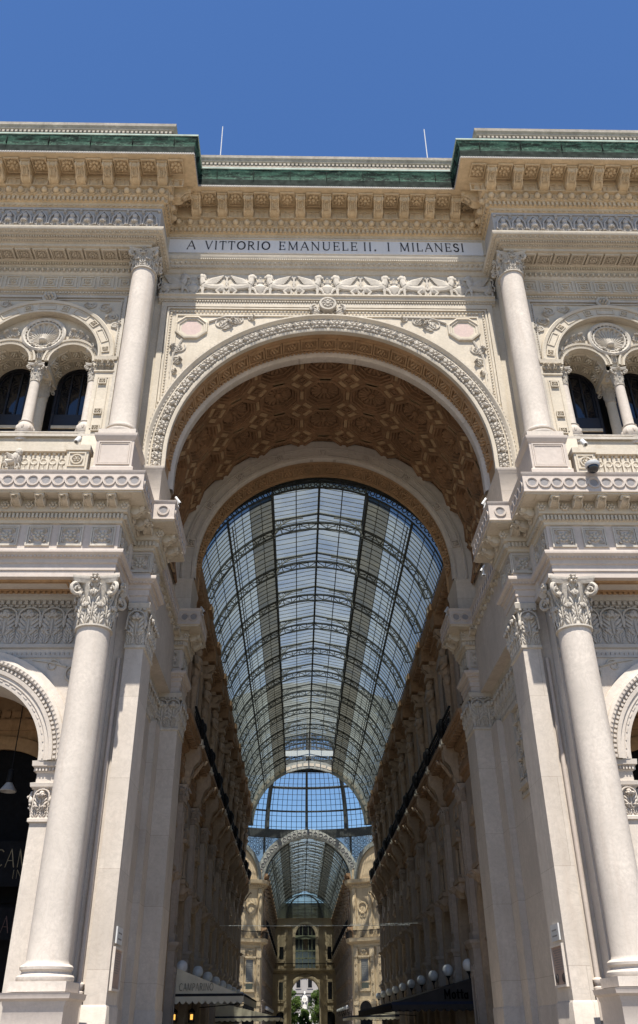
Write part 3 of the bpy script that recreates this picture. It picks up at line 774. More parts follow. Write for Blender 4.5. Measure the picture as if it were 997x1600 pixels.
    w.grid(P); w.box(BX - .5, BX + .5, 1.12, 3.0, 31.28, 31.6); w.box(BX - 3.22, BX - 2.81, 1.12, 3.0, 26.2, 31.6); w.box(BX + 2.81, BX + 3.22, 1.12, 3.0, 26.2, 31.6)
    w.box(BX - 3.2, BX + 3.2, .82, 3.0, 25.9, 26.5)
    uw = part('upper_wall', w, CREAM, W)
    i = MB()
    for sx in (-1, 1):
        arch_sweep(i, BX + sx * 1.66, 31.6, [(1.15, 1.12), (1.15, 3.0)], None, 24); 
        for yy in (1.75, 2.5):
            soffit_units(i, u_frame(.64, .6, .07, .1), BX + sx * 1.66, 31.6, 1.15, yy, 5, (1, 1, 1)); soffit_units(i, ROS6, BX + sx * 1.66, 31.6, 1.12, yy, 5, (.2, .45, .2))
        arch_sweep(i, BX + sx * 1.66, 31.6, [(1.15, 1.12), (1.14, 1.0), (1.24, .98), (1.27, 1.04), (1.36, 1.04), (1.38, .96), (1.48, .94), (1.5, 1.12)], None, 30)
        arch_units(i, BOXU, BX + sx * 1.66, 31.6, 1.28, 1.04, .1, (.05, .04, .07))
    part('window_arch', i, CREAM, uw)
    a = MB(); arch_sweep(a, BX, 31.6, [(3.2, .8), (3.16, .62), (3.26, .6), (3.3, .68), (3.78, .68), (3.8, .6), (3.96, .56), (4.02, .62), (4.04, .8)], None, 48)
    for k in range(11):
        t = PI * (k + .5) / 11; M = np.array(Matrix.Translation((BX + 3.54 * math.cos(t), .68, 31.6 + 3.54 * math.sin(t))) @ Matrix.Rotation(PI / 2 - t, 4, 'Y'))
        if k % 2: a.join(u_frame(.95, .38, .05, .04), M)
        else: a.join(u_frame(.4, .4, .05, .06), M); a.join(ROS6, M @ T(0, 0, 0, .14, .25, .14))
    part('archivolt', a, CREAM, uw)
    t = MB(); ring(t, (BX, 1.0, 33.42), 1.08, .12, 32, 6); ring(t, (BX, 1.0, 33.42), .86, .06, 32, 5); t.join(SHELL, T(BX, 1.02, 33.42, .86, .7, .86)); t.join(FLUTE, T(BX, 1.14, 33.42, .80, 1.0, .80)); t.ell((BX, .98, 33.02), (.2, .2, .15), nu=12, nv=8)
    for sx in (-1, 1):
        for k in range(4): t.join(LEAF, T(BX + sx * (1.45 + .3 * k), 1.1, 33.2 - .22 * k * k * .4 + .1, .5, .5, .5, ry=sx * (.3 + .35 * k)))
        t.join(LEAF, T(BX + sx * .75, 1.1, 32.25, .5, .5, .6, ry=-sx * .7))
    t.join(LEAF, T(BX, 1.1, 31.75, .4, .5, .55))
    for k in range(26):
        q = 2 * PI * k / 26; t.ell((BX + .97 * math.cos(q), .98, 33.42 + .97 * math.sin(q)), (.06, .05, .06), nu=6, nv=4)
    part('oculus', t, CARVED, uw)
    for sx in (-1, 1):
        pl = MB(); x = BX + sx * 3.62; pth = [(x - .46, 1.0), (x - .46, .72), (x + .46, .72), (x + .46, 1.0)]
        sweep(pl, pth, [(.08, 22.9), (.08, 26.4), (.02, 26.5), (0, 26.6), (0, 30.55), (.07, 30.6), (.07, 30.68), (0, 30.7), (0, 31.3), (.12, 31.36), (.15, 31.58), (-.2, 31.6)])
        acanthus(pl, pth, 30.7, .66, .3, o=0)
        pl.join(u_frame(.62, 3.3, .05, .035), T(x, .72, 28.6)); 
        for zz in (29.95, 28.0, 26.95): pl.join(u_frame(.4, .36, .05, .08), T(x, .70, zz)); pl.join(ROS6, T(x, .69, zz, .13, .2, .13))
        part('pilaster', pl, CREAM, uw)
    for yy, mm in ((1.2, MARBLE), (2.6, CREAM)):
        for xx in ((0, -2.98, 2.98) if yy < 2 else (0,)):
            c = MB(); c.rev([(.46, 26.3), (.5, 26.5), (.5, 26.66), (.36, 26.74), (.36, 26.84), (.45, 26.98), (.44, 27.3), (.34, 27.5), (.38, 27.56), (.29, 27.62), (.27, 27.8), (.255, 30.2)], 20, c=(BX + xx, yy, 0))
            for k in range(8): c.ell((BX + xx + .42 * math.cos(k * PI / 4), yy + .42 * math.sin(k * PI / 4), 27.15), (.09, .09, .14), nu=6, nv=4)
            for k in range(8): c.join(LEAFW, T(BX + xx + .38 * math.cos(k * PI / 4), yy + .38 * math.sin(k * PI / 4), 26.8, .3, .2, .3, rz=k * PI / 4 + PI / 2))
            co = part('window_column', c, mm, uw)
            cp = MB(); capital(cp, .25, 1.05, .44, n=6); part('capital', MB().join(cp, T(BX + xx, yy, 30.24)), CARVED, co)
    for sx in (-1, 1):
        x = BX + sx * 1.66
        f = MB(); wall_arch(f, x - 1.2, x + 1.2, 26.2, 33, x, 31.55, 1.05, 3.0, leg=26.2); arch_sweep(f, x, 31.55, [(1.05, 3.0), (1.05, 3.12), (.93, 3.12), (.93, 3.05)], 26.2)
        for xx in (-.42, .14, .55): f.box(x + xx - .04, x + xx + .04, 3.05, 3.1, 29.55, 32.5)
        f.box(x - 1.05, x + 1.05, 3.03, 3.12, 28.4, 29.6)
        wi = part('window', f, FRAMEM, uw)
        g = MB(); g.box(x - 1.1, x + 1.1, 3.13, 3.15, 26.2, 32.8); part('pane', g, DARKGL, wi)
        g = MB(); g.box(x - 1.05, x + 1.05, 2.92, 3.0, 28.62, 28.8); part('rail', g, CREAM, wi)
        g = MB(); g.box(x - 1.0, x + 1.0, 3.105, 3.12, 26.25, 28.3); part('lower_reflection', g, PALEREF, wi)  # pale sheet paints the reflection seen in the lower panes
        g = MB(); [g.box(x + q - .04, x + q + .04, 3.05, 3.1, 26.25, 28.4) for q in (-1.0, -.3, .45, 1.0)]; part('lower_mullion', g, FRAMEM, wi)
    # panel frame, spandrels, mouldings above
    m = MB(); m.join(u_frame(8.5, 9.6, .16, .12), T(BX, .8, 31.25)); m.join(u_frame(8.0, 9.1, .07, .07), T(BX, .8, 31.25))
    m.rev([(.0, -.12), (.3, -.12), (.36, -.04), (.36, .0)], 18, T(BX, .74, 35.85, rx=-PI / 2)); m.join(ROS6, T(BX, .7, 35.85, .26, .6, .26)); ring(m, (BX, .66, 35.85), .34, .07, 18)
    for sx in (-1, 1):
        for (x, z, R, d) in ((3.1, 35.2, .32, 1), (3.6, 34.5, .26, -1), (2.35, 35.4, .22, -1), (3.75, 33.9, .18, 1)):
            spiral(m, (BX + sx * x, z), R, 1.5, .065, sx * d, 1.0, y=.77); m.join(LEAF, T(BX + sx * x, .8, z - R, .4, .4, .45, ry=sx * d * .9))
        for k in range(22): m.ell((BX + sx * 4.06, .74, 31.9 + .18 * k), (.05, .04, .06), nu=5, nv=4)
    part('spandrel_relief', m, CARVED, uw)
    s = MB(); sp = [(-22, .8), (-9.75, .8)]
    sweep(s, sp, [(0, 36.05), (.12, 36.1), (.14, 36.3), (.3, 36.34), (.3, 37.35), (.36, 37.4), (.42, 37.5), (.44, 37.85), (.52, 37.9), (.56, 38.1), (.7, 38.18), (.72, 38.31)])
    dentils(s, sp, .14, 36.14, .12, .06, .16); band(s, EGG, sp, .44, 37.68, .3, (.26, .35, .3)); dentils(s, sp, .56, 37.94, .14, .08, .14)
    for M in stations(sp, .3, 36.85, .98): s.join(u_frame(.86, .86, .06, .06), M); s.join(u_frame(.5, .5, .05, .05), M); s.join(ROS6, M @ T(0, 0, 0, .15, .25, .15))
    part('coffer_frieze', s, CREAM, uw)
    # entablature over the upper columns
    e = MB(); sweep(e, UP2, [(-1.3, 38.315), (0, 38.3), (0, 38.48), (.08, 38.5), (.10, 38.6), (.25, 38.63), (.28, 38.72), (.46, 38.76), (.50, 38.86), (.64, 38.90), (.70, 39.02), (.70, 39.12), (-.3, 39.5)])
    dentils(e, UP2, .28, 38.63, .10, .10, .14); dentils(e, UP2, .10, 38.5, .09, .06, .14); band(e, EGG, UP2, .5, 38.86, .26, (.2, .25, .16))
    en = part('entablature', e, CREAM, W)
    sf = MB()
    for M in stations([(-22, -.22), (-10.7, -.22)], 0, 38.3, .97):
        Q = M @ T(0, 0, 0, rx=PI / 2); sf.join(u_frame(.84, .86, .09, .12), Q); sf.join(u_frame(.64, .66, .06, .06), Q); sf.join(ROS, Q @ T(0, 0, 0, .24, .4, .24))
    part('soffit_coffer', sf, CREAM, en)
    f = MB(); f.box(-22, -9.5, -.55, 2.0, 39.5, 44.0); f.box(-22, -9.75, .8, 2.4, 38.32, 39.6)
    fr = part('attic_frieze', f, GREYF, W)
    h = MB(); sp = [(-22, -.55), (-9.62, -.55)]
    for M in stations(sp, 0, 40.0, .87):
        h.ell((0, -.08, .95), (.16, .16, .21), M); h.ell((0, -.1, .62), (.2, .12, .2), M); h.tube([(-.4, -.06, .3), (-.34, -.08, .85), (0, -.08, 1.35), (.34, -.08, .85), (.4, -.06, .3)], .06, 5, M)
        h.join(LEAF, M @ T(0, 0, 0, .5, .5, .55)); h.join(LEAF, M @ T(-.43, 0, .7, .3, .35, .6)); h.ell((.43, -.06, 1.45), (.1, .1, .12), M); spiral(h, (-.2, .35), .14, 1.2, .04, 1, M=M, y=-.06); spiral(h, (.2, .35), .14, 1.2, .04, -1, M=M, y=-.06)
    h.box(-22, -9.62, -.62, -.55, 41.5, 41.62); h.box(-22, -9.62, -.62, -.55, 39.6, 39.95)
    part('relief', h, GREYF, fr)
    column(W, -10.15, 0, 22.78, 26.24, 36.92, 38.3, .655, .84, False)
    column(W, -20.45, 0, 22.78, 26.24, 36.92, 38.3, .655, .84, False)
    top_cornice(W, 0, 2)
    r = MB(); r.box(-22, -9.5, .2, 9, 46.0, 46.3); r.box(-22.0, -21.8, 1.3, 9, 0, 46); r.box(-22, -9.5, 9, 9.2, 30, 46); r.box(-22, -9.9, 9, 16, 30, 30.3); r.box(-22, -9.9, 15.8, 16, 0, 30); r.box(-9.52, -9.5, 1.6, 9, 38, 46)
    part('roof', r, ROOFD, W)
    return W

WL = wing('cream stone palace wing with a gold lettered black shop in its arcade')
MIR = -1
WR = wing('cream stone palace wing with a dome camera hanging from its balcony')
MIR = 1

# ------------------------------------------------------------------ the great arch itself
A = thing('triumphal_arch', 'tall cream stone triumphal arch with an inscription and coffered vault, between the wings', 'arch', (0, 1.6, 0))
def both(fn):
    global MIR
    for s in (1, -1):
        MIR = s; fn()
    MIR = 1
def piers():
    p = MB(); p.box(-9.15, -8.35, 1.75, 3.85, 0, 15.85); p.box(-9.6, -9.15, 2.3, 3.85, 0, 15.85)
    sweep(p, [(-9.2, 1.75), (-8.35, 1.75), (-8.35, 3.85), (-8.6, 3.85)], [(.0, 2.3), (.06, 2.22), (.06, .0)])
    part('front_pier', p, PIERST, A)
    p = MB(); p.box(-9.65, -8.35, 13.75, 16.2, 0, 15.85); p.box(-9.9, -9.65, 3.85, 13.75, 0, 15.85)
    sweep(p, [(-9.65, 3.85), (-9.65, 13.75), (-8.35, 13.75), (-8.35, 16.2)], [(.0, 2.3), (.05, 2.22), (.05, .0)])
    p.box(-9.66, -9.3, 12.3, 13.76, 0, 15.85)
    part('rear_pier', p, PIERST, A)
    for k0, k1 in ((0, 3), (3, 4), (4, 6)):
        c = MB(); sweep(c, PIER, [(0, 15.74), (.07, 15.78), (.07, 15.9), (0.0, 15.93), (0, 17.6), (.1, 17.66), (.14, 17.9), (.02, 18.0)], k0, k1)
        acanthus(c, PIER, 15.93, 1.66, .84, k0, k1, o=0)
        part('leaf_frieze' if k0 == 3 else 'pier_capital', c, CARVED, A)
    # relief panel on the passage wall
    n = MB(); Q = T(-9.65, 8.6, 13.4, rz=PI / 2)
    n.join(u_frame(2.6, 4.6, .18, .12), Q); n.join(u_frame(2.1, 4.1, .1, .07), Q)
    for k, (z, s) in enumerate(((1.5, .55), (.55, .42), (-.3, .5), (-1.2, .45))): n.join(ROS, Q @ T(0, 0, z, s, .4, s * .8)); n.join(LEAF, Q @ T(0, -.05, z - .9, 1.1, .6, .6))
    n.box(-.9, .9, -.35, 0, -2.0, -1.75, Q); n.box(-.7, .7, -.3, 0, 1.9, 2.1, Q)
    part('relief_panel', n, CARVED, A)
    entablature1(A, LOW, 2, 8)
    # blocks over the entablature
    b = MB(); sweep(b, [(-9.75, 1.32), (-8.28, 1.32), (-8.28, 3.95), (-9.25, 3.95), (-9.25, 13.45), (-8.1, 13.45), (-8.1, 16.2)], [(0, 22.77), (0, 24.8), (.03, 24.84), (.05, 24.95), (.08, 25.0), (.08, 25.11), (-.9, 25.12)])
    part('impost', b, PIERST, A)
    for q in ((-9.72, -8.9, 2.0, 16.19, 17.9, 22.7), (-8.9, -8.5, 2.0, 3.8, 17.9, 22.7), (-8.9, -8.5, 13.9, 16.2, 17.9, 22.7), (-9.9, -9.4, 2, 16, 22.8, 29), (-9.9, -9.4, 2, 5.6, 29, 45.6)):
        b = MB(); b.box(*q); part('core_wall', b, PIERST, A)
both(piers)
w = MB(); wall_arch(w, -9.75, 9.75, 24.9, 36.98, 0, CZ, 8.6, 1.6, 48, leg=24.9)
w.box(-9.5, 9.5, 1.6, 2.0, 36.96, 44.2); w.box(-9.5, 9.5, 1.9, 5.5, 45.9, 46.2); w.box(-9.5, 9.5, 5.5, 5.7, 36, 46.2)
AW = part('wall', w, CREAM, A)
m = MB()
for W_, H_, t_, d_ in ((18.6, 36.4, .3, .12), (17.9, 36.05, .1, .1), (16.9, 35.55, .09, .06)):
    m.box(-W_ / 2, W_ / 2, 1.6 - d_, 1.6, H_ - t_, H_)
    for s in (-1, 1): m.box(min(s * W_ / 2, s * (W_ / 2 - t_)), max(s * W_ / 2, s * (W_ / 2 - t_)), 1.6 - d_, 1.6, 25.1 if W_ > 18.5 else 29.3, H_ - t_)
for s in (-1, 1):
    for k in range(50): m.ell((s * 8.72, 1.53, 26.0 + .2 * k), (.06, .05, .08), nu=5, nv=4)
for k in range(86): m.ell((-8.6 + .2 * k, 1.53, 35.75), (.08, .05, .06), nu=5, nv=4)
part('panel_frame', m, CREAM, AW)
def octo():
    m = MB(); P = [[(-7.55 + r * math.cos(PI / 8 + k * PI / 4), y, 34.55 + r * .92 * math.sin(PI / 8 + k * PI / 4)) for k in range(8)] for r, y in ((.98, 1.6), (.95, 1.48), (.86, 1.46), (.82, 1.52), (.72, 1.52), (.68, 1.58), (.58, 1.58))]
    m.grid(P, wv=True); o = part('octagonal_panel', m, CREAM, AW, smooth=False)
    q = MB(); q.add([(-7.55 + .6 * math.cos(PI / 8 + k * PI / 4), 1.585, 34.55 + .55 * math.sin(PI / 8 + k * PI / 4)) for k in range(8)], [tuple(range(8))]); part('pink_inset', q, PINKOCT, o)
    s = MB()
    for (x, z, R, d) in ((-5.9, 34.9, .42, 1), (-5.0, 35.15, .28, -1), (-8.1, 33.1, .34, -1), (-8.25, 32.2, .26, 1), (-8.35, 31.4, .18, 1), (-4.3, 35.3, .17, 1)):
        spiral(s, (x, z), R, 1.6, .055, d, .6, y=1.58); s.join(LEAF, T(x, 1.6, z - R * .9, R * 1.6, .5, R * 1.8, ry=d * .8)); s.join(ROS6, T(x, 1.6, z, R * .35, .25, R * .35))
    s.tube([(-6.6, 1.56, 35.0), (-5.7, 1.56, 35.4), (-4.8, 1.56, 35.42), (-3.6, 1.56, 35.45)], [.07, .07, .06, .02], 5); s.tube([(-8.0, 1.56, 33.7), (-8.4, 1.56, 32.6), (-8.45, 31.0, 31.0) if False else (-8.48, 1.56, 31.0)], [.07, .06, .02], 5)
    part('scroll_relief', s, CARVED, AW)
both(octo)
a = MB()
arch_sweep(a, 0, CZ, [(8.22, 1.75), (8.2, 1.46), (8.3, 1.42), (8.38, 1.42), (8.42, 1.52), (8.9, 1.52), (8.93, 1.44), (9.0, 1.44), (9.04, 1.5), (9.1, 1.4), (9.22, 1.28), (9.3, 1.28), (9.34, 1.36), (9.4, 1.6)], 25.1, 72)
AV = part('archivolt', a, CREAM, A)
g = MB(); arch_units(g, GARL, 0, CZ, 8.66, 1.52, .96, (.88, .8, .85), leg=25.1)
part('garland', g, CARVED, AV)
g = MB(); arch_units(g, LEAFW, 0, CZ, 9.04, 1.42, .26, (.26, .35, .34), leg=25.1)
part('leaf_border', g, CARVED, AV)
k = MB(); k.rev([(.0, -.4), (.42, -.4), (.5, -.3), (.56, -.1), (.56, 0)], 24, T(0, 1.5, 36.2, rx=-PI / 2)); ring(k, (0, 1.1, 36.2), .5, .1, 20); k.join(ROS, T(0, 1.12, 36.2, .38, .5, .38)); ring(k, (0, 1.08, 36.2), .24, .05, 16)
for s in (-1, 1): spiral(k, (s * .85, 35.95), .34, 1.4, .1, -s, PI / 2, y=1.35); k.join(LEAF, T(s * .6, 1.4, 35.5, .6, .6, .6, ry=s * 1.0))
k = MB().join(k, T(0, .55, 36.1) @ np.diag([.85, .65, .85, 1]) @ T(0, 0, -36.1))
part('keystone_cartouche', k, CARVED, AV)
# underside of the front arch, rear rim
a = MB(); arch_sweep(a, 0, CZ, [(8.22, 1.74), (8.32, 1.85), (8.32, 3.3)], 25.1, 60)
soffit_units(a, u_frame(.98, .84, .09, .16), 0, CZ, 8.34, 2.55, 25, (1, 1, 1)); soffit_units(a, u_frame(.64, .56, .07, .09), 0, CZ, 8.34, 2.55, 25, (1, 1, 1)); soffit_units(a, ROS6, 0, CZ, 8.34, 2.55, 25, (.25, .6, .25))
soffit_units(a, BOXU, 0, CZ, 8.3, 3.1, 110, (.12, .08, .16))
FI = part('front_intrados', a, BROWN2, A)
a = MB(); arch_sweep(a, 0, CZ, [(8.32, 3.28), (8.14, 3.34), (8.06, 3.42), (8.06, 3.85), (8.12, 3.95), (9.6, 3.95)], 25.1, 60)
part('arch_rim', a, PIERST, FI)
# coffered vault: equal tiles turned about the vault's axis
def coffer():
    R = 9.2; m = MB(); hw, hv = .1571 * R, 1.435
    def P(u, v, w): a = PI / 2 - u / R; q = R - w; return (q * math.cos(a), v, q * math.sin(a))
    oc = lambda r, w: [(r * hw * math.cos(PI / 8 + k * PI / 4), r * hv * math.sin(PI / 8 + k * PI / 4), w) for k in range(8)]
    rings = [(1.0, 0), (.96, .10), (.86, .10), (.84, -.02), (.76, -.02), (.74, -.22), (.66, -.22), (.64, -.40), (.58, -.40)]
    m.grid([[P(*q) for q in oc(r, w)] for r, w in rings], wv=True)
    k = math.tan(PI / 8) * 1.0; c1 = 1.0 / math.cos(PI / 8) if False else 1.0
    # web around the octagon
    e = [(1.0 * math.cos(PI / 8 + j * PI / 4), 1.0 * math.sin(PI / 8 + j * PI / 4)) for j in range(8)]
    for j in range(4):
        s1, s2 = [(1, 1), (-1, 1), (-1, -1), (1, -1)][j]
        a_, b_ = e[2 * j], e[2 * j + 1]
        pts = [a_, (s1, a_[1]) if j % 2 == 0 else (a_[0], s2), (s1, s2), (b_[0], s2) if j % 2 == 0 else (s1, b_[1]), b_]
        m.add([P(x * hw, y * hv, 0) for x, y in pts], [(0, 1, 2, 3, 4)])
    for j in range(4):
        a_, b_ = e[(2 * j + 1) % 8], e[(2 * j + 2) % 8]
        if j % 2 == 0: pts = [a_, (a_[0], math.copysign(1, a_[1])), (b_[0], math.copysign(1, b_[1])), b_]
        else: pts = [a_, (math.copysign(1, a_[0]), a_[1]), (math.copysign(1, b_[0]), b_[1]), b_]
        m.add([P(x * hw, y * hv, 0) for x, y in pts], [(0, 1, 2, 3)])
    # shell floor
    nf = 16; n = 64; rows = []
    for r, d in ((.60, -.40), (.54, -.44), (.4, -.62), (.24, -.72), (.13, -.68), (.10, -.5), (.0, -.45)):
        row = []
        for t in range(n):
            a = 2 * PI * t / n; f = math.cos(nf * a) * .09 * (1 if .2 < r < .58 else 0)
            row.append(P(r * hw * math.cos(a), r * hv * math.sin(a), d + f))
        rows.append(row)
    m.grid(rows, wv=True)
    # quarter diamonds at the corners, gilded blocks along the octagon sides
    for sx in (-1, 1):
        for sy in (-1, 1):
            for (r0, r1, w, mi) in ((.0, .12, .06, 0), (.15, .21, .12, 0)):
                q = [(1 - r0, 1), (1, 1 - r0), (1, 1 - r1), (1 - r1, 1)] if r0 else [(1, 1), (1, 1 - r1), (1 - r1, 1)]
                nq = len(q)
                m.add([P(sx * x * hw, sy * y * hv, w) for x, y in q] + [P(sx * x * hw, sy * y * hv, 0) for x, y in q], [tuple(range(nq))] + [(i, (i + 1) % nq, (i + 1) % nq + nq, i + nq) for i in range(nq)], mi=mi)
    def blk(cx, cy, lx, ly, ang, w, mi):
        c, s = math.cos(ang), math.sin(ang)
        q = [(cx + (x * c - y * s), cy + (x * s + y * c)) for x, y in ((-lx, -ly), (lx, -ly), (lx, ly), (-lx, ly))]
        m.add([P(x, y, w) for x, y in q] + [P(x, y, 0) for x, y in q], [(0, 1, 2, 3)] + [(i, (i + 1) % 4, (i + 1) % 4 + 4, i + 4) for i in range(4)], mi=mi)
    for sx in (-1, 1):
        blk(sx * hw * .99, 0, .09, .34, 0, .09, 1)
        blk(0, sx * hv * .99, .34, .09, 0, .09, 1)
        for sy in (-1, 1): blk(sx * hw * .74, sy * hv * .74, .29, .13, (-sx * sy) * PI / 4, .07, 1)
    for k in range(16):
        a = 2 * PI * k / 16; c, s_ = math.cos(a), math.sin(a)
        m.tube([P(.14 * hw * c, .14 * hv * s_, -.34), P(.35 * hw * c, .35 * hv * s_, -.34), P(.56 * hw * c, .56 * hv * s_, -.36)], [.04, .12, .15], 5)
    m.ell(P(0, 0, -.3), (.24, .24, .24))
    return m
cof = coffer(); VT = MB()
arch_sweep(VT, 0, CZ, [(9.95, 3.9), (9.95, 13.6)], 24.5, 40)
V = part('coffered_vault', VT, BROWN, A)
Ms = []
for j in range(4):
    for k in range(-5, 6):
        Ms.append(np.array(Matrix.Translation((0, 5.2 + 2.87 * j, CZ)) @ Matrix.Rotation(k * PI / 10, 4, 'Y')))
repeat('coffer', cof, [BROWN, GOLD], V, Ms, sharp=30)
# rear arch
a = MB(); arch_sweep(a, 0, CZ, [(9.4, 13.4), (8.9, 13.4), (8.86, 13.32), (8.76, 13.3), (8.72, 13.42), (8.2, 13.42), (8.18, 13.34), (8.0, 13.34), (7.94, 13.42), (7.94, 13.7)], 25.1, 60)
for k in range(9):
    t = PI * (k + .5) / 9; M = np.array(Matrix.Translation((8.45 * math.cos(t), 13.4, CZ + 8.45 * math.sin(t))) @ Matrix.Rotation(PI / 2 - t, 4, 'Y'))
    a.join(u_frame(.5, .5, .07, .09), M); a.join(ROS6, M @ T(0, 0, 0, .17, .4, .17))
for k in range(8):
    t0, t1 = PI * (k + .5) / 9 + .045, PI * (k + 1.5) / 9 - .045
    for r in (8.26, 8.64):
        a.grid([[((r + d) * math.cos(t), y, CZ + (r + d) * math.sin(t)) for d, y in ((-.035, 13.4), (-.035, 13.32), (.035, 13.32), (.035, 13.4))] for t in np.linspace(t0, t1, 8)])
RA = part('rear_arch', a, PIERST, A)
RAI = MB(); a = RAI; arch_sweep(a, 0, CZ, [(7.94, 13.7), (8.02, 13.72), (8.02, 15.4), (7.94, 15.45), (7.94, 15.6), (9.1, 15.6)], 25.1, 60)
soffit_units(a, u_frame(.9, .9, .09, .12), 0, CZ, 8.04, 14.75, 26, (1, 1, 1)); soffit_units(a, ROS6, 0, CZ, 8.04, 14.75, 26, (.27, .6, .27)); soffit_units(a, BOXU, 0, CZ, 8.0, 14.1, 110, (.12, .08, .16))
part('rear_intrados', a, BROWN2, RA)
w = MB(); arch_sweep(w, 0, CZ, [(8.75, 16.21), (9.2, 16.21), (9.2, 13.62), (9.98, 13.62), (9.98, 3.9)], 22.8, 40); part('rear_wall', w, GWALL, A)
# ledge, griffin frieze, mouldings, inscription
cen = [(-9.5, 1.6), (9.5, 1.6)]
l = MB(); sweep(l, cen, [(0, 36.36), (.1, 36.42), (.12, 36.56), (.22, 36.6), (.25, 36.78), (.32, 36.84), (.32, 36.93), (0, 36.97)]); dentils(l, cen, .12, 36.44, .1, .06, .15)
part('string_course', l, CREAM, A)
f = MB(); f.box(-9.5, 9.5, 1.575, 1.6, 36.97, 38.73); FR = part('griffin_frieze', f, CREAM, A)
Ms = []
for k in range(-2, 3):
    Ms.append(T(k * 3.84 - 1.02, 1.58, 36.99, .98, .55, 1.38)); Ms.append(T(k * 3.84 + 1.02, 1.58, 36.99, -.98, .55, 1.38))
repeat('griffin', u_griffin(), CARVED, FR, Ms)
repeat('urn', u_urn(), CARVED, FR, [T(k * 3.84, 1.56, 37.0, 1.05, .45, 1.3) for k in range(-2, 3)])
l = MB(); sweep(l, cen, [(0, 38.72), (.06, 38.74), (.10, 38.80), (.14, 38.92), (.16, 39.0), (.22, 39.02), (.24, 39.06), (.30, 39.1), (.31, 39.2), (.36, 39.24), (.40, 39.38), (.50, 39.44), (.54, 39.54), (.58, 39.62), (.60, 39.74), (0, 39.82)])
dentils(l, cen, .22, 39.02, .10, .07, .17); band(l, EGG, cen, .36, 39.33, .3, (.26, .25, .2)); dentils(l, cen, .50, 39.44, .09, .04, .12)
part('inscription_ledge', l, CREAM, A)
i = MB(); i.box(-9.32, 9.32, 1.56, 1.6, 40.53, 41.66); IN = part('inscription_panel', i, INSC, A, smooth=False)
fr = MB(); fr.box(-9.5, 9.5, 1.5, 1.62, 41.66, 41.78); 
for s in (-1, 1): fr.box(min(s * 9.32, s * 9.5), max(s * 9.32, s * 9.5), 1.5, 1.6, 40.5, 41.66)
part('frame', fr, CREAM, IN)
for wd, x0, x1 in (('A', -8.28, -7.74), ('VITTORIO', -7.2, -3.34), ('EMANUELE', -2.84, 1.84), ('II.', 2.18, 2.98), ('I', 3.58, 3.80), ('MILANESI', 4.35, 8.2)):
    t = MB(); lettering(t, wd, T(x0, 1.562, 40.82), .70, gap=.2, width=x1 - x0, d=.015)
    part('lettering', t, INK, IN, smooth=False)
top_cornice(A, 2, 3)
r = MB(); r.box(-9.5, 9.5, 2.5, 2.7, 46, 49.0); part('roof', r, ROOFD, A)
for x, nm in ((-6.95, 'left'), (7.0, 'right')):
    m = MB(); m.tube([(x, 3, 46.2), (x - .02 * 0, 3, 54.7)], [.045, .03], 6); m.box(x - .12, x + .12, 2.88, 3.12, 46.2, 46.4)
    single('lightning_rod', m, WHITEP, 'thin white lightning rod on the roof, the one nearer the %s roof end' % nm, 'lightning rod', 'rods on the arch roof', at=(x, 3, 46.2))

# =================================================================== GROUND
g = MB(); g.add([(-600, -400, 0), (600, -400, 0), (600, 900, 0), (-600, 900, 0)], [(0, 1, 2, 3)])
single('piazza_ground', g, PAVE, None, None, kind='structure', smooth=False)
CAMP = Vector((-1.52, -33, 1.6)); KG = 1.15
K2 = 1.09
def spread(o, KG=KG):
    """true size of the near gallery: it was measured at 1/KG of its distance"""
    o.location = CAMP + (Vector(o.location) - CAMP) * KG; o.scale = (KG, KG, KG); return o
g = MB(); g.box(-9.4, 9.4, 14, 230, -.05, .004)
single('gallery_floor', g, GFLOOR, None, None, kind='structure', smooth=False)

# =================================================================== GALLERY BUILDINGS
def fan_rect(m, hw, z0, z1): m.box(-hw, hw, 0, .05, z0, z1)
def u_pilaster():
    m = MB()
    for hw, d, z0, z1 in ((.62, .42, 0, 4.95), (.7, .5, 0, .7), (.55, .36, 5.3, 5.7), (.42, .28, 5.7, 12.2)): m.box(-hw, hw, -d, .0, z0, z1)
    P2 = [(-.62, .0), (-.62, -.42), (.62, -.42), (.62, .0)]
    sweep(m, P2, [(0, 4.9), (.05, 4.94), (.07, 5.05), (.18, 5.15), (.2, 5.3), (-.5, 5.32)]); sweep(m, P2, [(.08, .0), (.08, .7), (0, .8)])
    m.join(u_frame(.5, 5.6, .06, .05), T(0, -.28, 8.9))
    for z in (6.6, 8.9, 11.2): m.join(ROS6, T(0, -.28, z, .16, .25, .16))
    P3 = [(-.42, .0), (-.42, -.28), (.42, -.28), (.42, .0)]
    sweep(m, P3, [(0, 12.15), (.06, 12.2), (0, 12.25), (.03, 12.8), (.2, 13.05), (.22, 13.15), (-.4, 13.18)]); acanthus(m, P3, 12.25, .85, .4)
    m.join(ROS, T(0, -.42, 3.9, .3, .25, .3)); m.join(u_frame(.9, 3.0, .07, .05), T(0, -.42, 2.7))
    return m
def u_console():
    m = MB(); m.join(u_modillion(.62, .95, 2.1), T(0, -.1, 15.35)); m.ell((0, -.35, 13.5), (.3, .25, .35)); m.ell((0, -.42, 13.95), (.22, .2, .25))
    for s in (-1, 1): m.join(LEAF, T(s * .4, -.1, 13.2, .4, .5, .7, ry=-s * .4)); m.tube([(s * .3, -.2, 13.3), (s * .75, -.12, 13.9), (s * .55, -.1, 14.5)], [.1, .12, .05], 6)
    return m
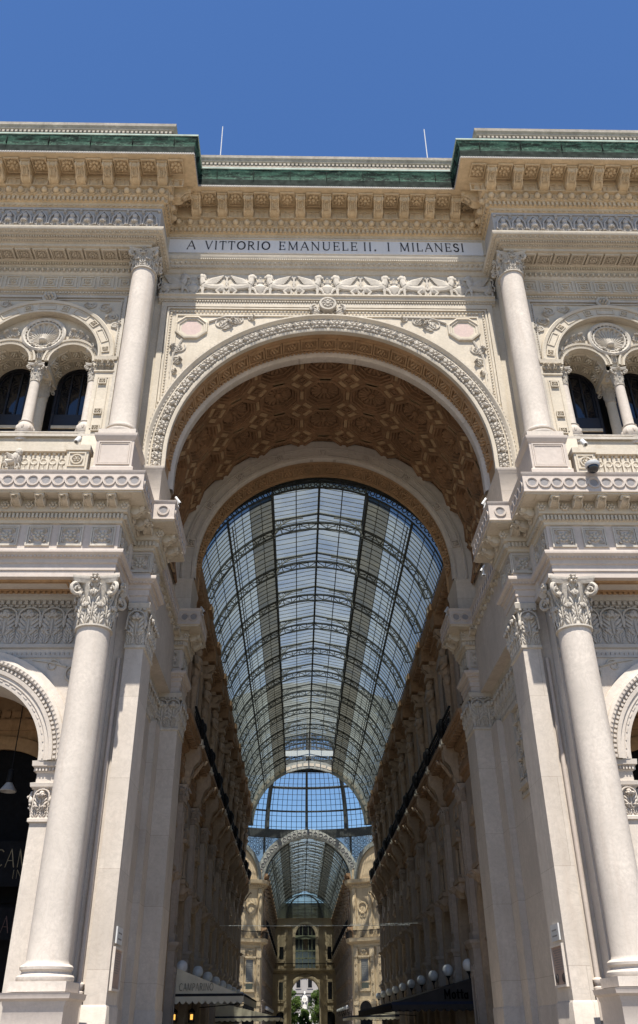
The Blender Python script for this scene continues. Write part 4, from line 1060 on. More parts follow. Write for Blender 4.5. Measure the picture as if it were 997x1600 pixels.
def u_herm():
    m = MB()
    m.box(-.52, .52, -.22, 0, 16.2, 23.0); m.box(-.6, .6, -.4, 0, 16.2, 17.2)
    m.rev([(.18, 17.2), (.2, 17.5), (.34, 19.0), (.38, 19.4)], 10, T(0, -.34, 0, 1, .8, 1))
    m.ell((0, -.42, 20.0), (.44, .34, .62)); m.ell((0, -.5, 20.55), (.56, .3, .32)); m.ell((0, -.52, 21.15), (.22, .24, .3)); m.ell((0, -.42, 21.4), (.26, .22, .2))
    for s in (-1, 1): m.tube([(s * .5, -.45, 20.7), (s * .72, -.5, 20.2), (s * .35, -.72, 19.95)], [.16, .13, .09], 6); m.ell((s * .3, -.4, 19.3), (.2, .2, .35))
    m.box(-.5, .5, -.75, 0, 21.6, 21.9); m.join(u_modillion(.6, .8, .7), T(0, -.1, 22.6)); m.box(-.62, .62, -.5, 0, 22.5, 22.75)
    return m
def u_winframe():
    m = MB(); m.join(u_frame(1.5, 1.9, .22, .14), T(0, 0, 9.6)); m.box(-.95, .95, -.38, 0, 8.4, 8.62); m.box(-.9, .9, -.3, 0, 10.55, 10.75)
    m.prism([(-1.0, 10.75), (1.0, 10.75), (.6, 11.25), (0, 11.45), (-.6, 11.25)], -.25, 0)
    for s in (-1, 1): m.join(u_modillion(.22, .3, .5), T(s * .65, 0, 8.4)); m.join(LEAF, T(s * .9, -.02, 10.7, .4, .4, .6, ry=-s * .5))
    m.ell((0, -.15, 11.2), (.3, .2, .35)); m.ell((0, -.12, 8.15), (.25, .15, .25))
    m.join(u_frame(1.3, .9, .08, .06), T(0, 0, 12.35))
    return m
def u_upwin():
    m = MB(); arch_sweep(m, 0, 20.2, [(.85, 0), (.85, -.12), (1.05, -.16), (1.2, -.1), (1.22, 0)], 17.2, 14); m.box(-1.35, 1.35, -.25, 0, 21.6, 21.8); m.box(-.05, .05, -.05, .0, 17.2, 21)
    m.prism([(-1.4, 21.8), (1.4, 21.8), (0, 22.4)], -.2, 0)
    return m
def u_upglass():
    m = MB(); m.prism([(-.85, 17.2), (.85, 17.2)] + [(.85 * math.cos(a), 20.2 + .85 * math.sin(a)) for a in np.linspace(0, PI, 11)], -.03, 0); return m
def u_shop(bay):
    hw = bay / 2; m = MB()
    m.box(-hw, hw, .75, .85, 0, 8.3)  # flat black sheet paints the dark shop interior
    return m
def u_shoptrim(bay):
    m = MB(); arch_sweep(m, 0, 6.15, [(1.78, .75), (1.78, -.04), (1.86, -.1), (2.05, -.12), (2.1, -.06), (2.12, 0)], 0, 20)
    m.box(-1.75, 1.75, .2, .6, 4.15, 5.2); m.box(-1.75, 1.75, .1, .5, 5.2, 5.35); m.box(-.06, .06, .5, .75, 5.3, 7.9); m.box(-.9, -.82, .6, .75, 5.3, 7.7); m.box(.82, .9, .6, .75, 5.3, 7.7); m.box(-1.75, 1.75, .6, .75, 6.5, 6.6)
    m.box(-.28, .28, -.28, 0, 7.6, 8.4); m.ell((0, -.28, 8.0), (.25, .2, .35))
    return m
def u_rail(bay):
    m = MB(); hw = bay / 2
    m.box(-hw, hw, -.06, .06, 16.72, 16.80); m.box(-hw, hw, -.03, .03, 15.78, 15.83); m.box(-hw, hw, -.03, .03, 16.45, 16.5)
    n = int(bay / .36)
    for i in range(n): m.bar((-hw + bay * (i + .5) / n, 0, 15.8), (-hw + bay * (i + .5) / n, 0, 16.72), .032)
    for i in range(int(bay / .44)): ring(m, (-hw + .44 * (i + .5), 0, 16.15), .16, .022, 8, 4)
    m.ell((0, -.1, 16.25), (.6, .2, .46), nu=12); m.ell((0, -.2, 16.45), (.24, .16, .34)); m.box(-.35, .35, -.15, .08, 15.78, 16.9); m.ell((.5, -.1, 16.55), (.13, .16, .25)); m.ell((-.5, -.1, 16.55), (.13, .16, .25))
    return m
def u_tip(): 
    m = MB(); m.box(-.3, .3, -.12, .1, 15.42, 15.74); m.ell((0, -.1, 15.4), (.16, .14, .12)); return m
BAY = 6.1
def gallery_building(name, label, org, ang, L, p0, npil, depth=14, simple=False, group=None):
    """local x runs along the wall, -y faces the gallery"""
    G = thing(name, label, 'gallery building', (org[0], org[1], 0), group)
    ca, sa = math.cos(ang), math.sin(ang)
    F = T(org[0], org[1], 0, rz=ang)
    def put(nm, fn, mats, parent=G, sm=True):
        m = MB(); fn(m); q = MB().join(m, F); return part(nm, q, mats, parent, smooth=sm)
    cs = [p0 + BAY * (k + .5) for k in range(-1, npil) if 2.2 < p0 + BAY * (k + .5) < L - 2.2]
    ps = [p0 + BAY * k for k in range(npil) if -.1 < p0 + BAY * k < L + .1]
    def wall(m):
        xs = [0] + [c + BAY / 2 for c in cs[:-1]] + [L]
        for c, a, b in zip(cs, xs[:-1], xs[1:]): wall_arch(m, a, b, 0, 8.3, c, 6.15, 1.8, 0, 16, leg=0)
        m.add([(0, 0, 8.3), (L, 0, 8.3), (L, 0, 24.6), (0, 0, 24.6)], [(0, 1, 2, 3)])
        m.add([(0, 0, 24.6), (L, 0, 24.6), (L, depth, 24.6), (0, depth, 24.6)], [(0, 1, 2, 3)])
        m.box(0, L, depth, depth + .1, 0, 24.6); m.box(-.02, 0, 0, depth, 0, 24.6); m.box(L, L + .02, 0, depth, 0, 24.6)
        for s in cs: m.box(s - 2.2, s - 1.8, .01, .8, 0, 8.0); m.box(s + 1.8, s + 2.2, .01, .8, 0, 8.0)
    W = put('wall', wall, GWALL)
    at = lambda x, y=0, z=0: F @ T(x, y, z)
    repeat('shopfront', u_shop(3.9), BLACKW, G, [at(c) for c in cs])
    repeat('shop_arch', u_shoptrim(BAY), GTRIM, G, [at(c) for c in cs])
    repeat('pilaster', u_pilaster(), GWALL, G, [at(p) for p in ps])
    wf = repeat('window', u_winframe(), GTRIM, G, [at(c) for c in cs])
    gl = MB(); gl.box(-.55, .55, -.03, 0, 8.7, 10.4)
    gm = mesh_of('pane', gl, DARKGL, mir=1)
    for w in wf:
        o = bpy.data.objects.new('pane', gm); COL.objects.link(o); o.parent = w
    lp = [(0, 0), (L, 0)]
    def corn(m):
        sweep(m, lp, [(0, 13.2), (.1, 13.25), (.12, 13.5), (.24, 13.55), (.26, 14.0), (.12, 14.05), (.12, 14.9), (.3, 15.0), (.42, 15.1), (.44, 15.3), (.96, 15.36), (.96, 15.48), (1.04, 15.5), (1.06, 15.72), (-.1, 15.76)], cap=True)
        dentils(m, lp, .14, 15.0, .24, .26, .3); band(m, BOXU, lp, .5, 15.14, .62, (.3, .38, .2)); dentils(m, lp, .12, 13.6, .14, .16, .22)
        for M in stations(lp, .12, 14.48, 1.22): m.join(ROS6, M @ T(0, 0, 0, .3, .3, .3)); m.join(u_frame(.95, .7, .06, .05), M)
    C = put('balcony', corn, GBROWN)
    repeat('console', u_console(), GTRIM, C, [at(p) for p in ps])
    repeat('railing', u_rail(BAY), BLACKI, C, [at(p, -.95) for p in ps])
    repeat('bracket_tip', u_tip(), CREAM, C, [at(p, -1.0) for p in ps])
    repeat('herm', u_herm(), GTRIM, G, [at(p) for p in ps])
    uf = repeat('arched_window', u_upwin(), GWALL, G, [at(c) for c in cs])
    gm = mesh_of('pane', u_upglass(), DARKGL, mir=1)
    for w in uf:
        o = bpy.data.objects.new('pane', gm); COL.objects.link(o); o.parent = w
    def top(m):
        sweep(m, lp, [(0, 22.7), (.14, 22.75), (.16, 23.0), (.34, 23.1), (.36, 23.35), (.5, 23.4), (.5, 23.6), (.95, 23.7), (1.0, 23.78), (1.06, 23.95), (1.08, 24.1), (-.1, 24.14)], cap=True)
        band(m, BOXU, lp, .5, 23.42, .76, (.36, .4, .24)); dentils(m, lp, .36, 23.12, .2, .1, .24)
        for p in ps: m.box(p - .66, p + .66, -1.0, 0, 22.75, 23.7); m.box(p - .72, p + .72, -1.22, 0, 23.7, 24.12)
    TC = put('cornice', top, GBROWN)
    repeat('cornice_tip', MB().box(-.2, .2, -.08, 0, 23.75, 24.16), CREAM, TC, [at(p, -1.2) for p in ps])
    return G
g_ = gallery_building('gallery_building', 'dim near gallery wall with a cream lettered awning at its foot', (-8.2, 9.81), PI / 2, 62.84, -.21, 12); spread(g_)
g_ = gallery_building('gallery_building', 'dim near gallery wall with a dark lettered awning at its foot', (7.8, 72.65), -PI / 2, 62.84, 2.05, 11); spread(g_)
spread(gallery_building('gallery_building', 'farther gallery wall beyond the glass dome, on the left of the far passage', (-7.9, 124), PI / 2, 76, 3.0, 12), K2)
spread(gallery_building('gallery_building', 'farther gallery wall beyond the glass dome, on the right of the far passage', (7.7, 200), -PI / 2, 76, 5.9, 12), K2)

# =================================================================== OCTAGON CORNERS AND END BUILDING
def octagon_corner(label, pts):
    G = thing('octagon_corner_building', label, 'gallery building', (pts[0][0], pts[0][1], 0))
    p = pts; w = MB()
    sweep(w, p, [(0, 0), (0, 24.6), (-3, 24.65)]); part('wall', w, OWALL, G)
    c = MB(); sweep(c, p, [(0, 12.6), (.12, 12.7), (.14, 13.1), (.3, 13.2), (.9, 13.45), (.95, 13.9), (1.0, 14.0), (-.1, 14.05)]); dentils(c, p, .3, 13.2, .2, .2, .4)
    C = part('balcony', c, OWALL, G)
    r = MB(); sweep(r, p, [(.86, 14.95), (.94, 14.95), (.94, 15.05), (.86, 15.05), (.86, 14.95)]); band(r, BOXU, p, .9, 14.02, .24, (.06, .06, .95)); part('railing', r, BLACKI, C)
    c = MB(); sweep(c, p, [(0, 21.6), (.15, 21.7), (.2, 22.1), (.5, 22.25), (.9, 22.4), (1.0, 22.8), (1.02, 22.95), (-.2, 23.0)]); dentils(c, p, .3, 21.95, .2, .2, .4); part('cornice', c, OWALL, G)
    a_, b_ = (Vector(p[1]), Vector(p[0])) if p[0][0] < 0 else (Vector(p[1]), Vector(p[2]))
    d_ = (b_ - a_).normalized(); c_ = a_ + d_ * 1.85; c2 = a_ + d_ * 6.2; an = math.atan2(-d_.y, -d_.x) if p[0][0] < 0 else math.atan2(d_.y, d_.x)
    st = [T(c_.x, c_.y, 0, rz=an), T(c2.x, c2.y, 0, rz=an)]
    for M in st:
        for s in (-1, 1):
            q = MB()
            q.box(s * 1.5 - .32, s * 1.5 + .32, -.3, 0, 0, 12.0, M); q.box(s * 1.5 - .42, s * 1.5 + .42, -.42, 0, 11.2, 12.6, M); q.box(s * 1.5 - .45, s * 1.5 + .45, -.45, 0, 4.4, 4.9, M); q.box(s * 1.5 - .3, s * 1.5 + .3, -.3, 0, 15.2, 21.6, M); q.ell((s * 1.5, -.4, 19.4), (.32, .35, 1.3), M)
            for z in (6, 7.5, 9, 10.2): q.join(ROS6, M @ T(s * 1.5, -.3, z, .2, .3, .3))
            q.join(u_frame(.5, 6.2, .07, .06), M @ T(s * 1.5, -.3, 8.2))
            part('pilaster', q, OWALL, G)
    me1 = MB(); me1.join(u_frame(1.7, 4.6, .2, .15), T(0, 0, 8.8)); me1.box(-1.0, 1.0, -.35, 0, 11.1, 11.4); me1.box(-.95, .95, -.3, 0, 7.5, 7.7); me1.join(LEAF, T(0, -.1, 11.4, 1.4, .6, .9)); me1.box(-.95, .95, -.3, 0, 6.3, 6.5)
    pn = MB(); pn.box(-.6, .6, -.06, 0, 7.7, 10.9)
    for k in range(10): pn.box(-.6, .6, -.09, -.05, 7.75 + .32 * k, 7.93 + .32 * k)
    pn2 = MB(); pn2.box(-.6, .6, -.06, 0, 6.55, 7.5)
    for w in repeat('window', me1, OWALL, G, st):
        for u, mm, nm in ((pn, SHUT, 'shutter'), (pn2, DARKGL, 'pane')):
            o = bpy.data.objects.new(nm, mesh_of(nm, u, mm, mir=1)); COL.objects.link(o); o.parent = w
    ar = MB(); arch_sweep(ar, 0, 3.9, [(1.05, 0), (1.05, -.1), (1.25, -.14), (1.3, 0)], 0, 16); dk = MB(); dk.prism([(-1.05, 0), (1.05, 0)] + [(1.05 * math.cos(a), 3.9 + 1.05 * math.sin(a)) for a in np.linspace(0, PI, 13)], -.05, 0)
    for w in repeat('shop_arch', ar, OWALL, G, st):
        o = bpy.data.objects.new('shopfront', mesh_of('shopfront', dk, BLACKW, mir=1)); COL.objects.link(o); o.parent = w
    lu = MB(); ring(lu, (0, -.1, 18.6), .8, .16, 16); lu.join(LEAF, T(0, -.05, 17.0, 1.2, .5, .8)); lu.join(SHELL, T(0, -.05, 18.6, .75, .4, .9))
    repeat('roundel', lu, OWALL, G, st)
    spread(G, K2)
octagon_corner('pale corner building of the domed crossing, on its far left', [(-15.5, 119.5), (-7.9, 123.7), (-7.6, 126.0)])
octagon_corner('pale corner building of the domed crossing, on its far right', [(7.4, 126.0), (7.7, 123.7), (15.3, 119.5)])
# lunette arches and frosted pendentives under the dome
P = thing('crossing_arch_screen', 'grey iron arch band with frosted star-patterned glass over the far passage', 'arch screen', (0, 124.2, 0))
b = MB(); arch_sweep(b, 0, 22.3, [(7.6, 124.6), (7.6, 124.0), (7.8, 123.9), (8.9, 123.9), (9.1, 124.0), (9.1, 124.6)], 21.9, 40)
B = part('arch_band', b, IRONL, P); c = MB()
for k in range(28):
    a = PI * (k + .5) / 28; ring(c, (8.35 * math.cos(a), 123.85, 22.3 + 8.35 * math.sin(a)), .32, .07, 10, 4)
part('ring_ornament', c, DISC, B)
b = MB(); wall_arch(b, -16, 16, 21.9, 30.6, 0, 22.3, 9.0, 124.4, 30); part('frosted_glass', b, LATT, P)
b = MB()
for x in np.arange(-13.5, 14, 1.05):
    for j, z in enumerate(np.arange(23, 30.4, .92)):
        xx = x + (.52 if j % 2 else 0)
        if math.hypot(xx, z - 22.3) > 9.4:
            ring(b, (xx, 124.3, z), .26, .07, 6, 4); ring(b, (xx, 124.3, z), .5, .05, 6, 3)
for x in (-7.6, -3.2, 0, 3.2, 7.6):
    z0 = 22.3 + math.sqrt(max(0, 81.5 - x * x)); b.box(x - .18, x + .18, 124.0, 124.3, z0, 30.8)
part('lattice', b, IRON, P)
for s in (-1, 1):
    m = MB(); m.ell((s * 9.1, 123.3, 23.6), (.5, .4, 1.2)); m.ell((s * 9.1, 123.2, 25.1), (.3, .3, .38)); m.ell((s * 9.6, 123.3, 24.4), (.7, .25, .9)); m.ell((s * 8.6, 123.3, 24.3), (.5, .25, .8)); m.box(s * 9.1 - .7, s * 9.1 + .7, 122.9, 124, 22.2, 22.7)
    part('eagle', m, GTRIM, P)
for s, side in ((-1, 'left'), (1, 'right')):
    m = MB(); Q = T(s * 12.2, 119.6, 0, rz=-s * PI / 4 * -1 if False else (PI / 4 if s < 0 else -PI / 4))
    m.prism([(-5.2, 22.9), (5.2, 22.9)] + [(5.2 * math.cos(a), 23.0 + 5.4 * math.sin(a)) for a in np.linspace(0, PI, 21)], 0, .3, Q)
    l = single('mosaic_lunette', m, OCHRE, 'ochre mosaic lunette over the crossing cornice, %s of the far passage' % side, 'lunette', at=(s * 12.2, 119.6, 22.9))
    m = MB(); arch_sweep(m, 0, 23.0, [(5.0, -.1), (5.0, -.4), (5.7, -.4), (5.7, .1)], 22.9, 20, Q)
    o = part('arch_band', m, IRONL, None); o.parent = l; o.matrix_parent_inverse = Matrix.Translation(l.location).inverted()
    spread(l, K2)
spread(P, K2)

E_ = thing('end_building', 'golden end building closing the far passage, tall glazed arch over the exit archway', 'building', (0, 200, 0))
w = MB(); wall_arch(w, -12, 12, 0, 13.4, .2, 8.2, 3.4, 200, 24, leg=0); wall_arch(w, -12, 12, 13.4, 24.8, .2, 20.6, 2.5, 200, 20, leg=13.5)
arch_sweep(w, .2, 8.2, [(3.4, 200), (3.4, 206)], 0); w.box(-12, 12, 206, 206.1, 14, 24); w.box(-12, -3.3, 205.9, 206, 0, 14); w.box(3.7, 12, 205.9, 206, 0, 14); w.box(-12, 12, 200, 206, 24.8, 25)
part('wall', w, OWALL, E_)
a = MB(); arch_sweep(a, .2, 8.2, [(3.4, 200), (3.4, 199.8), (3.9, 199.7), (4.1, 199.8), (4.1, 200)], 0); arch_sweep(a, .2, 20.6, [(2.5, 200), (2.5, 199.8), (3.0, 199.7), (3.2, 199.8), (3.2, 200)], 14.0, 24)
part('arch_moulding', a, OWALL, E_)
c = MB(); ep = [(-9, 200), (9, 200)]
sweep(c, ep, [(0, 12.4), (.2, 12.5), (.3, 12.9), (.9, 13.1), (1.0, 13.5), (-.1, 13.6)]); part('balcony', c, OWALL, E_)
c = MB(); sweep(c, [(-9, 200), (-3.2, 200)], [(0, 21.9), (.2, 22), (.3, 22.4), (.8, 22.6), (.9, 23), (-.1, 23.1)]); sweep(c, [(3.6, 200), (9, 200)], [(0, 21.9), (.2, 22), (.3, 22.4), (.8, 22.6), (.9, 23), (-.1, 23.1)]); part('cornice', c, OWALL, E_)
r = MB(); r.box(-8, 8, 199.1, 199.2, 14.5, 14.65)
for k in range(54): r.box(-8 + .3 * k, -7.93 + .3 * k, 199.1, 199.2, 13.6, 14.5)
part('railing', r, BLACKI, E_)
for x in (-4.6, 5.0, -7.2, 7.6):
    q = MB()
    q.box(x - .4, x + .4, 199.7, 200, 0, 12.4); q.box(x - .5, x + .5, 199.6, 200, 11, 12.4); q.box(x - .4, x + .4, 199.7, 200, 14, 22)
    for z in (2, 5, 8, 10, 16, 18, 20): q.join(ROS6, T(x, 199.7, z, .3, .3, .5))
    part('pilaster', q, OWALL, E_)
f = MB()
for x in (-2.3, -1.4, -.5, .9, 1.8, 2.7): f.box(x - .07, x + .07, 199.9, 200.1, 13.6, 22.9)
for z in (15.6, 17.2, 19.9, 20.5): f.box(-2.3, 2.7, 199.88, 200.1, z, z + .25)
f.box(-2.3, 2.7, 199.87, 200.1, 19.9, 20.7)
W_ = part('window', f, GREENF, E_)
g = MB(); g.box(-2.4, -.35, 200.3, 200.35, 13.6, 23.2); g.box(.8, 2.8, 200.3, 200.35, 13.6, 23.2); g.box(-.35, .8, 200.3, 200.35, 13.6, 17.2); g.box(-.35, .8, 200.3, 200.35, 19.9, 23.2); part('pane', g, DARKGL, W_)
g = MB(); g.box(-.35, .8, 200.3, 200.35, 17.2, 19.9); part('clear_pane', g, PANED, W_)
for s in (-1, 1):
    x = .2 + s * 5.9
    for z0, z1 in ((7.0, 10.6), (15.5, 18.2)):
        f = MB(); f.join(u_frame(1.5, z1 - z0 + .6, .25, .12), T(x, 200, (z0 + z1) / 2)); f.box(x - .9, x + .9, 199.7, 200, z0 - .7, z0 - .4)
        w2 = part('window', f, OWALL, E_); g = MB(); g.box(x - .5, x + .5, 199.95, 199.99, z0, z1); part('pane', g, DARKGL, w2)
    f = MB(); arch_sweep(f, x, 3.4, [(1.1, 200), (1.1, 199.85), (1.4, 199.8), (1.5, 200)], 0, 12); w2 = part('shop_arch', f, OWALL, E_)
    g = MB(); g.prism([(x - 1.1, 0), (x + 1.1, 0)] + [(x + 1.1 * math.cos(a), 3.4 + 1.1 * math.sin(a)) for a in np.linspace(0, PI, 9)], 199.95, 199.99); part('shopfront', g, BLACKW, w2)
spread(E_, K2)

# =================================================================== GLASS VAULTS
def arcp(xv, zc, R, a, y): return (xv + R * math.sin(a), y, zc + R * math.cos(a))
def vault(label, xv, zc, R, y0, ribs, y1, fine=True, te=PI / 2 + .02):
    G = thing('glass_vault', label, 'glass roof', (xv, y0, zc))
    tc, tw, t2, t3 = math.asin(3.3 / R), math.asin(4.85 / R), math.asin(6.35 / R), math.asin(7.75 / R)
    ys = [y0] + [r for r in ribs if y0 + 1 < r < y1 - 1] + [y1]
    L0 = ribs[1] - ribs[0]
    NS = 24
    def sheet(a0, a1, rr=R, n=NS): return [[(rr * math.sin(a), y, rr * math.cos(a)) for y in (0, L0)] for a in np.linspace(a0, a1, n)]
    gs = MB().grid(sheet(tw, te)); gs2 = MB().grid(sheet(-te, -tw))
    wk = MB().grid(sheet(tc, tw, n=6)); wk2 = MB().grid(sheet(-tw, -tc, n=6))
    zt = R * math.cos(tc); zl = zt + .7; zr = R + .72; xl = 3.3
    lg = MB()
    for s in (-1, 1): lg.add([(s * xl, 0, zl), (s * xl, L0, zl), (0, L0, zr), (0, 0, zr)], [(0, 1, 2, 3)]); lg.add([(s * xl, 0, zt), (s * xl, L0, zt), (s * xl, L0, zl), (s * xl, 0, zl)], [(0, 1, 2, 3)])
    nb = 8; w = .034
    gb = MB()
    for i in range(1, nb):
        y = L0 * i / nb
        for s in (-1, 1):
            P = [[(s * (R + d) * math.sin(a), y + e, (R + d) * math.cos(a)) for d, e in ((-.05, -w / 2), (-.05, w / 2), (.03, w / 2), (.03, -w / 2))] for a in np.linspace(tc, te, 26)]
            gb.grid(P, wv=True)
            gb.bar((s * xl, y, zl), (0, y, zr), w, .06)
    for s in (-1, 1):
        for a in list(np.linspace(tw, t2, 4)[1:-1]) + list(np.linspace(t2, min(te, t3 + .12), 4)[1:]) + [tw, (tc + tw) / 2]:
            gb.bar((s * R * math.sin(a), 0, R * math.cos(a)), (s * R * math.sin(a), L0, R * math.cos(a)), .045, .06)
        gb.bar((s * xl * .5, 0, (zl + zr) / 2 - .03), (s * xl / 2, L0, (zl + zr) / 2 - .03), .07, .1)
    pus = []
    def purlin(*bars):
        m = MB()
        for a, w_, h_ in bars: m.bar((a[0], 0, a[1]), (a[0], L0, a[1]), w_, h_)
        pus.append(m)
    for s in (-1, 1):
        purlin(((s * xl, zt - .1), .16, .5)); purlin(((s * xl, zl), .14, .2))
        purlin(((s * (R - .12) * math.sin(t2), (R - .12) * math.cos(t2)), .14, .2)); purlin(((s * (R - .55) * math.sin(t2), (R - .55) * math.cos(t2)), .07, .07))
    purlin(((0, zr - .05), .16, .22)); purlin(((0, zr - .75), .07, .07))
    seg = []
    for a, b in zip(ys[:-1], ys[1:]): seg.append(T(xv, a, zc, 1, (b - a) / L0, 1))
    repeat('glass_panel', gs, PANE, G, seg); repeat('walkway_strip', wk, WALKWAY, G, seg); repeat('glass_panel', gs2, PANE, G, seg); repeat('walkway_strip', wk2, WALKWAY, G, seg); repeat('ridge_lantern', lg, PANEC, G, seg[:-2] if fine else seg)
    repeat('glazing_bars', gb, IRON, G, seg); [repeat('purlin' if i < 8 else 'ridge_beam', m_, IRON, G, [T(xv, y0, zc, 1, (y1 - y0) / L0, 1)]) for i, m_ in enumerate(pus)]
    rb = MB()
    for rr, ww, hh in ((R - .06, .07, .12), (R - .62, .06, .09)):
        P = [[((rr + d) * math.sin(a), e, (rr + d) * math.cos(a)) for d, e in ((-hh, -ww), (-hh, ww), (.02, ww), (.02, -ww))] for a in np.linspace(-te, te, 72)]
        rb.grid(P, wv=True)
    k = 30
    for i in range(k + 1):
        a = -te + 2 * te * i / k; rb.bar(((R - .1) * math.sin(a), 0, (R - .1) * math.cos(a)), ((R - .62) * math.sin(a), 0, (R - .62) * math.cos(a)), .07)
        if i < k:
            b = -te + 2 * te * (i + 1) / k; c_, d_ = (a, b) if i % 2 else (b, a)
            rb.bar(((R - .14) * math.sin(c_), 0, (R - .14) * math.cos(c_)), ((R - .6) * math.sin(d_), 0, (R - .6) * math.cos(d_)), .05)
    fls = []
    for s in (-1, 1):
        fl = MB(); fls.append(fl)
        rb.bar((s * xl, 0, zl), (0, 0, zr - .02), .14, .16)
        pts = [(s * (xl - .05 - 2.1 * (1 - math.cos(t))), 0, zt - .8 + 1.75 * math.sin(t)) for t in np.linspace(0, PI / 2, 12)]
        fl.tube(pts, .06, 5)
        for (x, z, q) in ((xl - .3, zl - .16, .2), (xl - .75, zl + .02, .17), (xl - .22, zt + .12, .16), (xl - 1.2, zl + .16, .13), (xl - .15, zt - .25, .11)): ring(fl, (s * x, 0, z), q, .04, 9, 4)
        for t in (.2, .45, .7, .95, 1.2): fl.bar((s * (xl - .05 - 2.1 * (1 - math.cos(t))), 0, zt - .8 + 1.75 * math.sin(t)), (s * (xl - .1 - .5 * t), 0, zl - .1 + .12 * t), .045)
    R_ = repeat('rib', rb, IRON, G, [T(xv, y, zc) for y in ys[1:]])
    for me in [mesh_of('filigree', f_, IRONL, mir=1) for f_ in fls]:
        for o in R_[:-1]:
            f = bpy.data.objects.new('filigree', me); COL.objects.link(f); f.parent = o
    return G, (xl, zt, zl, zr)
XV = -.15
GV, (xl, zt, zl, zr) = vault('long near glass barrel roof on iron ribs, between the great arch and the dome', XV, 25.2, 8.45, 16.25, [20.9 + 6.13 * k for k in range(12)], 88.5, te=1.30)
m = MB(); yg = 82.0
m.add([(XV - xl, yg, 25.1 + zt), (XV + xl, yg, 25.1 + zt), (XV + xl, yg, 25.2 + zl - .1), (XV, yg, 25.2 + zl + .02), (XV - xl, yg, 25.2 + zl - .1)], [(0, 1, 2, 3, 4)])
part('lantern_gable', m, GABLE, GV)
# pierced iron band closing the vault against the arch
m = MB(); arch_sweep(m, XV, 25.2, [(8.42, 16.26), (8.42, 16.4), (8.5, 16.4), (8.5, 16.26), (8.42, 16.26)], None, 60)
for k in range(64):
    a = PI * (k + .5) / 64; ring(m, (8.68 * math.cos(a), 16.34, 25.25 + 8.68 * math.sin(a)), .17, .05, 6, 4)
arch_sweep(m, 0, 25.4, [(8.7, 16.3), (8.7, 16.4), (9.2, 16.4), (9.2, 16.3)], None, 60)
PB = part('pierced_band', m, IRON, GV)
m = MB(); arch_sweep(m, XV, 25.3, [(8.4, 16.42), (9.3, 16.42)], None, 60); part('pane', m, PANE, PB)
e = MB(); arch_sweep(e, XV, 25.2, [(7.65, 88.4), (7.65, 88.8), (8.75, 88.8), (8.75, 88.4), (7.65, 88.4)], None, 50); EB = part('end_arch', e, IRONL, GV)
e = MB()
for k in range(30):
    a = PI * (k + .5) / 30; M = np.array(Matrix.Translation((XV + 8.2 * math.cos(a), 88.4, 25.2 + 8.2 * math.sin(a))) @ Matrix.Rotation(PI / 2 - a, 4, 'Y')); e.box(-.33, .33, -.04, 0, -.2, .2, M)
part('inset_plate', e, CREAM, EB)
GF, _ = vault('farther glass barrel roof seen small under the dome, beyond the crossing', 0, 22.3, 7.75, 124.6, [128.0 + 6.1 * k for k in range(12)], 199, fine=False)
spread(GF, K2)
# end lantern of the far arm: a glazed half dome with dark ribs
H = thing('end_glass_screen', 'small glazed fan screen over the tall arched window at the far end', 'glass screen', (0, 198.6, 24.6))
m = MB()
for k in range(9):
    a = PI * k / 8; m.bar((4.4 * math.cos(a), 198.6, 24.5 + 5.0 * math.sin(a) * 0), (4.4 * math.cos(a), 198.6, 24.5 + 5.2 * math.sin(a)), .12)
m.tube([(4.5 * math.cos(a), 198.6, 24.5 + 5.3 * math.sin(a)) for a in np.linspace(0, PI, 25)], .2, 6)
for z in (25.6, 27.0, 28.2): m.box(-4.4, 4.4, 198.55, 198.65, z, z + .1)
part('frame', m, IRON, H)
m = MB(); wall_arch(m, -8, 8, 24.5, 30.2, 0, 24.5, .01, 198.9, 4); part('pane', m, PANE, H)
m = MB(); m.box(-8, 8, 199.3, 199.4, 24.5, 28.0); part('back_wall', m, OWALL, H)
for x in (-1.3, 1.3):
    m = MB(); m.box(x - .9, x + .9, 199.2, 199.3, 25.4, 26.9); part('pale_panel', m, PANEC if False else CREAM, H)

spread(H, K2)
# =================================================================== DOME
D = thing('glass_dome', 'large blue-showing glass dome on dark iron ribs over the crossing', 'glass dome', (XV, 101.85, 30.6))
DC, DR, DZ, DH = (XV, 101.85), 23.15, 31.0, 17.5
def dp(t, e, k=1.0): return (DC[0] + DR * k * math.cos(e) * math.cos(t), DC[1] + DR * k * math.cos(e) * math.sin(t), DZ + DH * k * math.sin(e))
es = np.linspace(0, 1.40, 30)
g = MB(); g.grid([[dp(t, e) for t in np.arange(96) * 2 * PI / 96] for e in es], wv=True); part('glass_panel', g, PANED, D)
rib = MB()
for s in (0,):
    P = []
    for e in es:
        row = []
        for k, w in ((.955, -.25), (.955, .25), (1.01, .25), (1.01, -.25)): row.append((DR * k * math.cos(e), w * (1 - .5 * e / 1.4), DH * k * math.sin(e)))
        P.append(row)
    rib.grid(P, wv=True)
repeat('rib', rb_ := rib, IRON, D, [T(DC[0], DC[1], DZ, rz=PI / 2 + k * PI / 10) for k in range(20)])
gb = MB()
for k in range(160):
    if k % 8: gb.tube([dp(PI / 2 + k * PI / 80, e) for e in es[::2]], .045, 4)
for e in np.linspace(.0, 1.4, 28):
    gb.tube([dp(t, e) for t in np.arange(64) * PI / 32], .04, 4, closed=True)
part('glazing_bars', gb, IRON, D)
rg = MB()
for e, r in ((.0, .45), (.20, .16), (.43, .2), (.70, .2), (.98, .2), (1.4, .4)):
    rg.tube([dp(t, e, .985) for t in np.arange(64) * PI / 32], r, 6, closed=True)
part('ring_beam', rg, IRON, D)
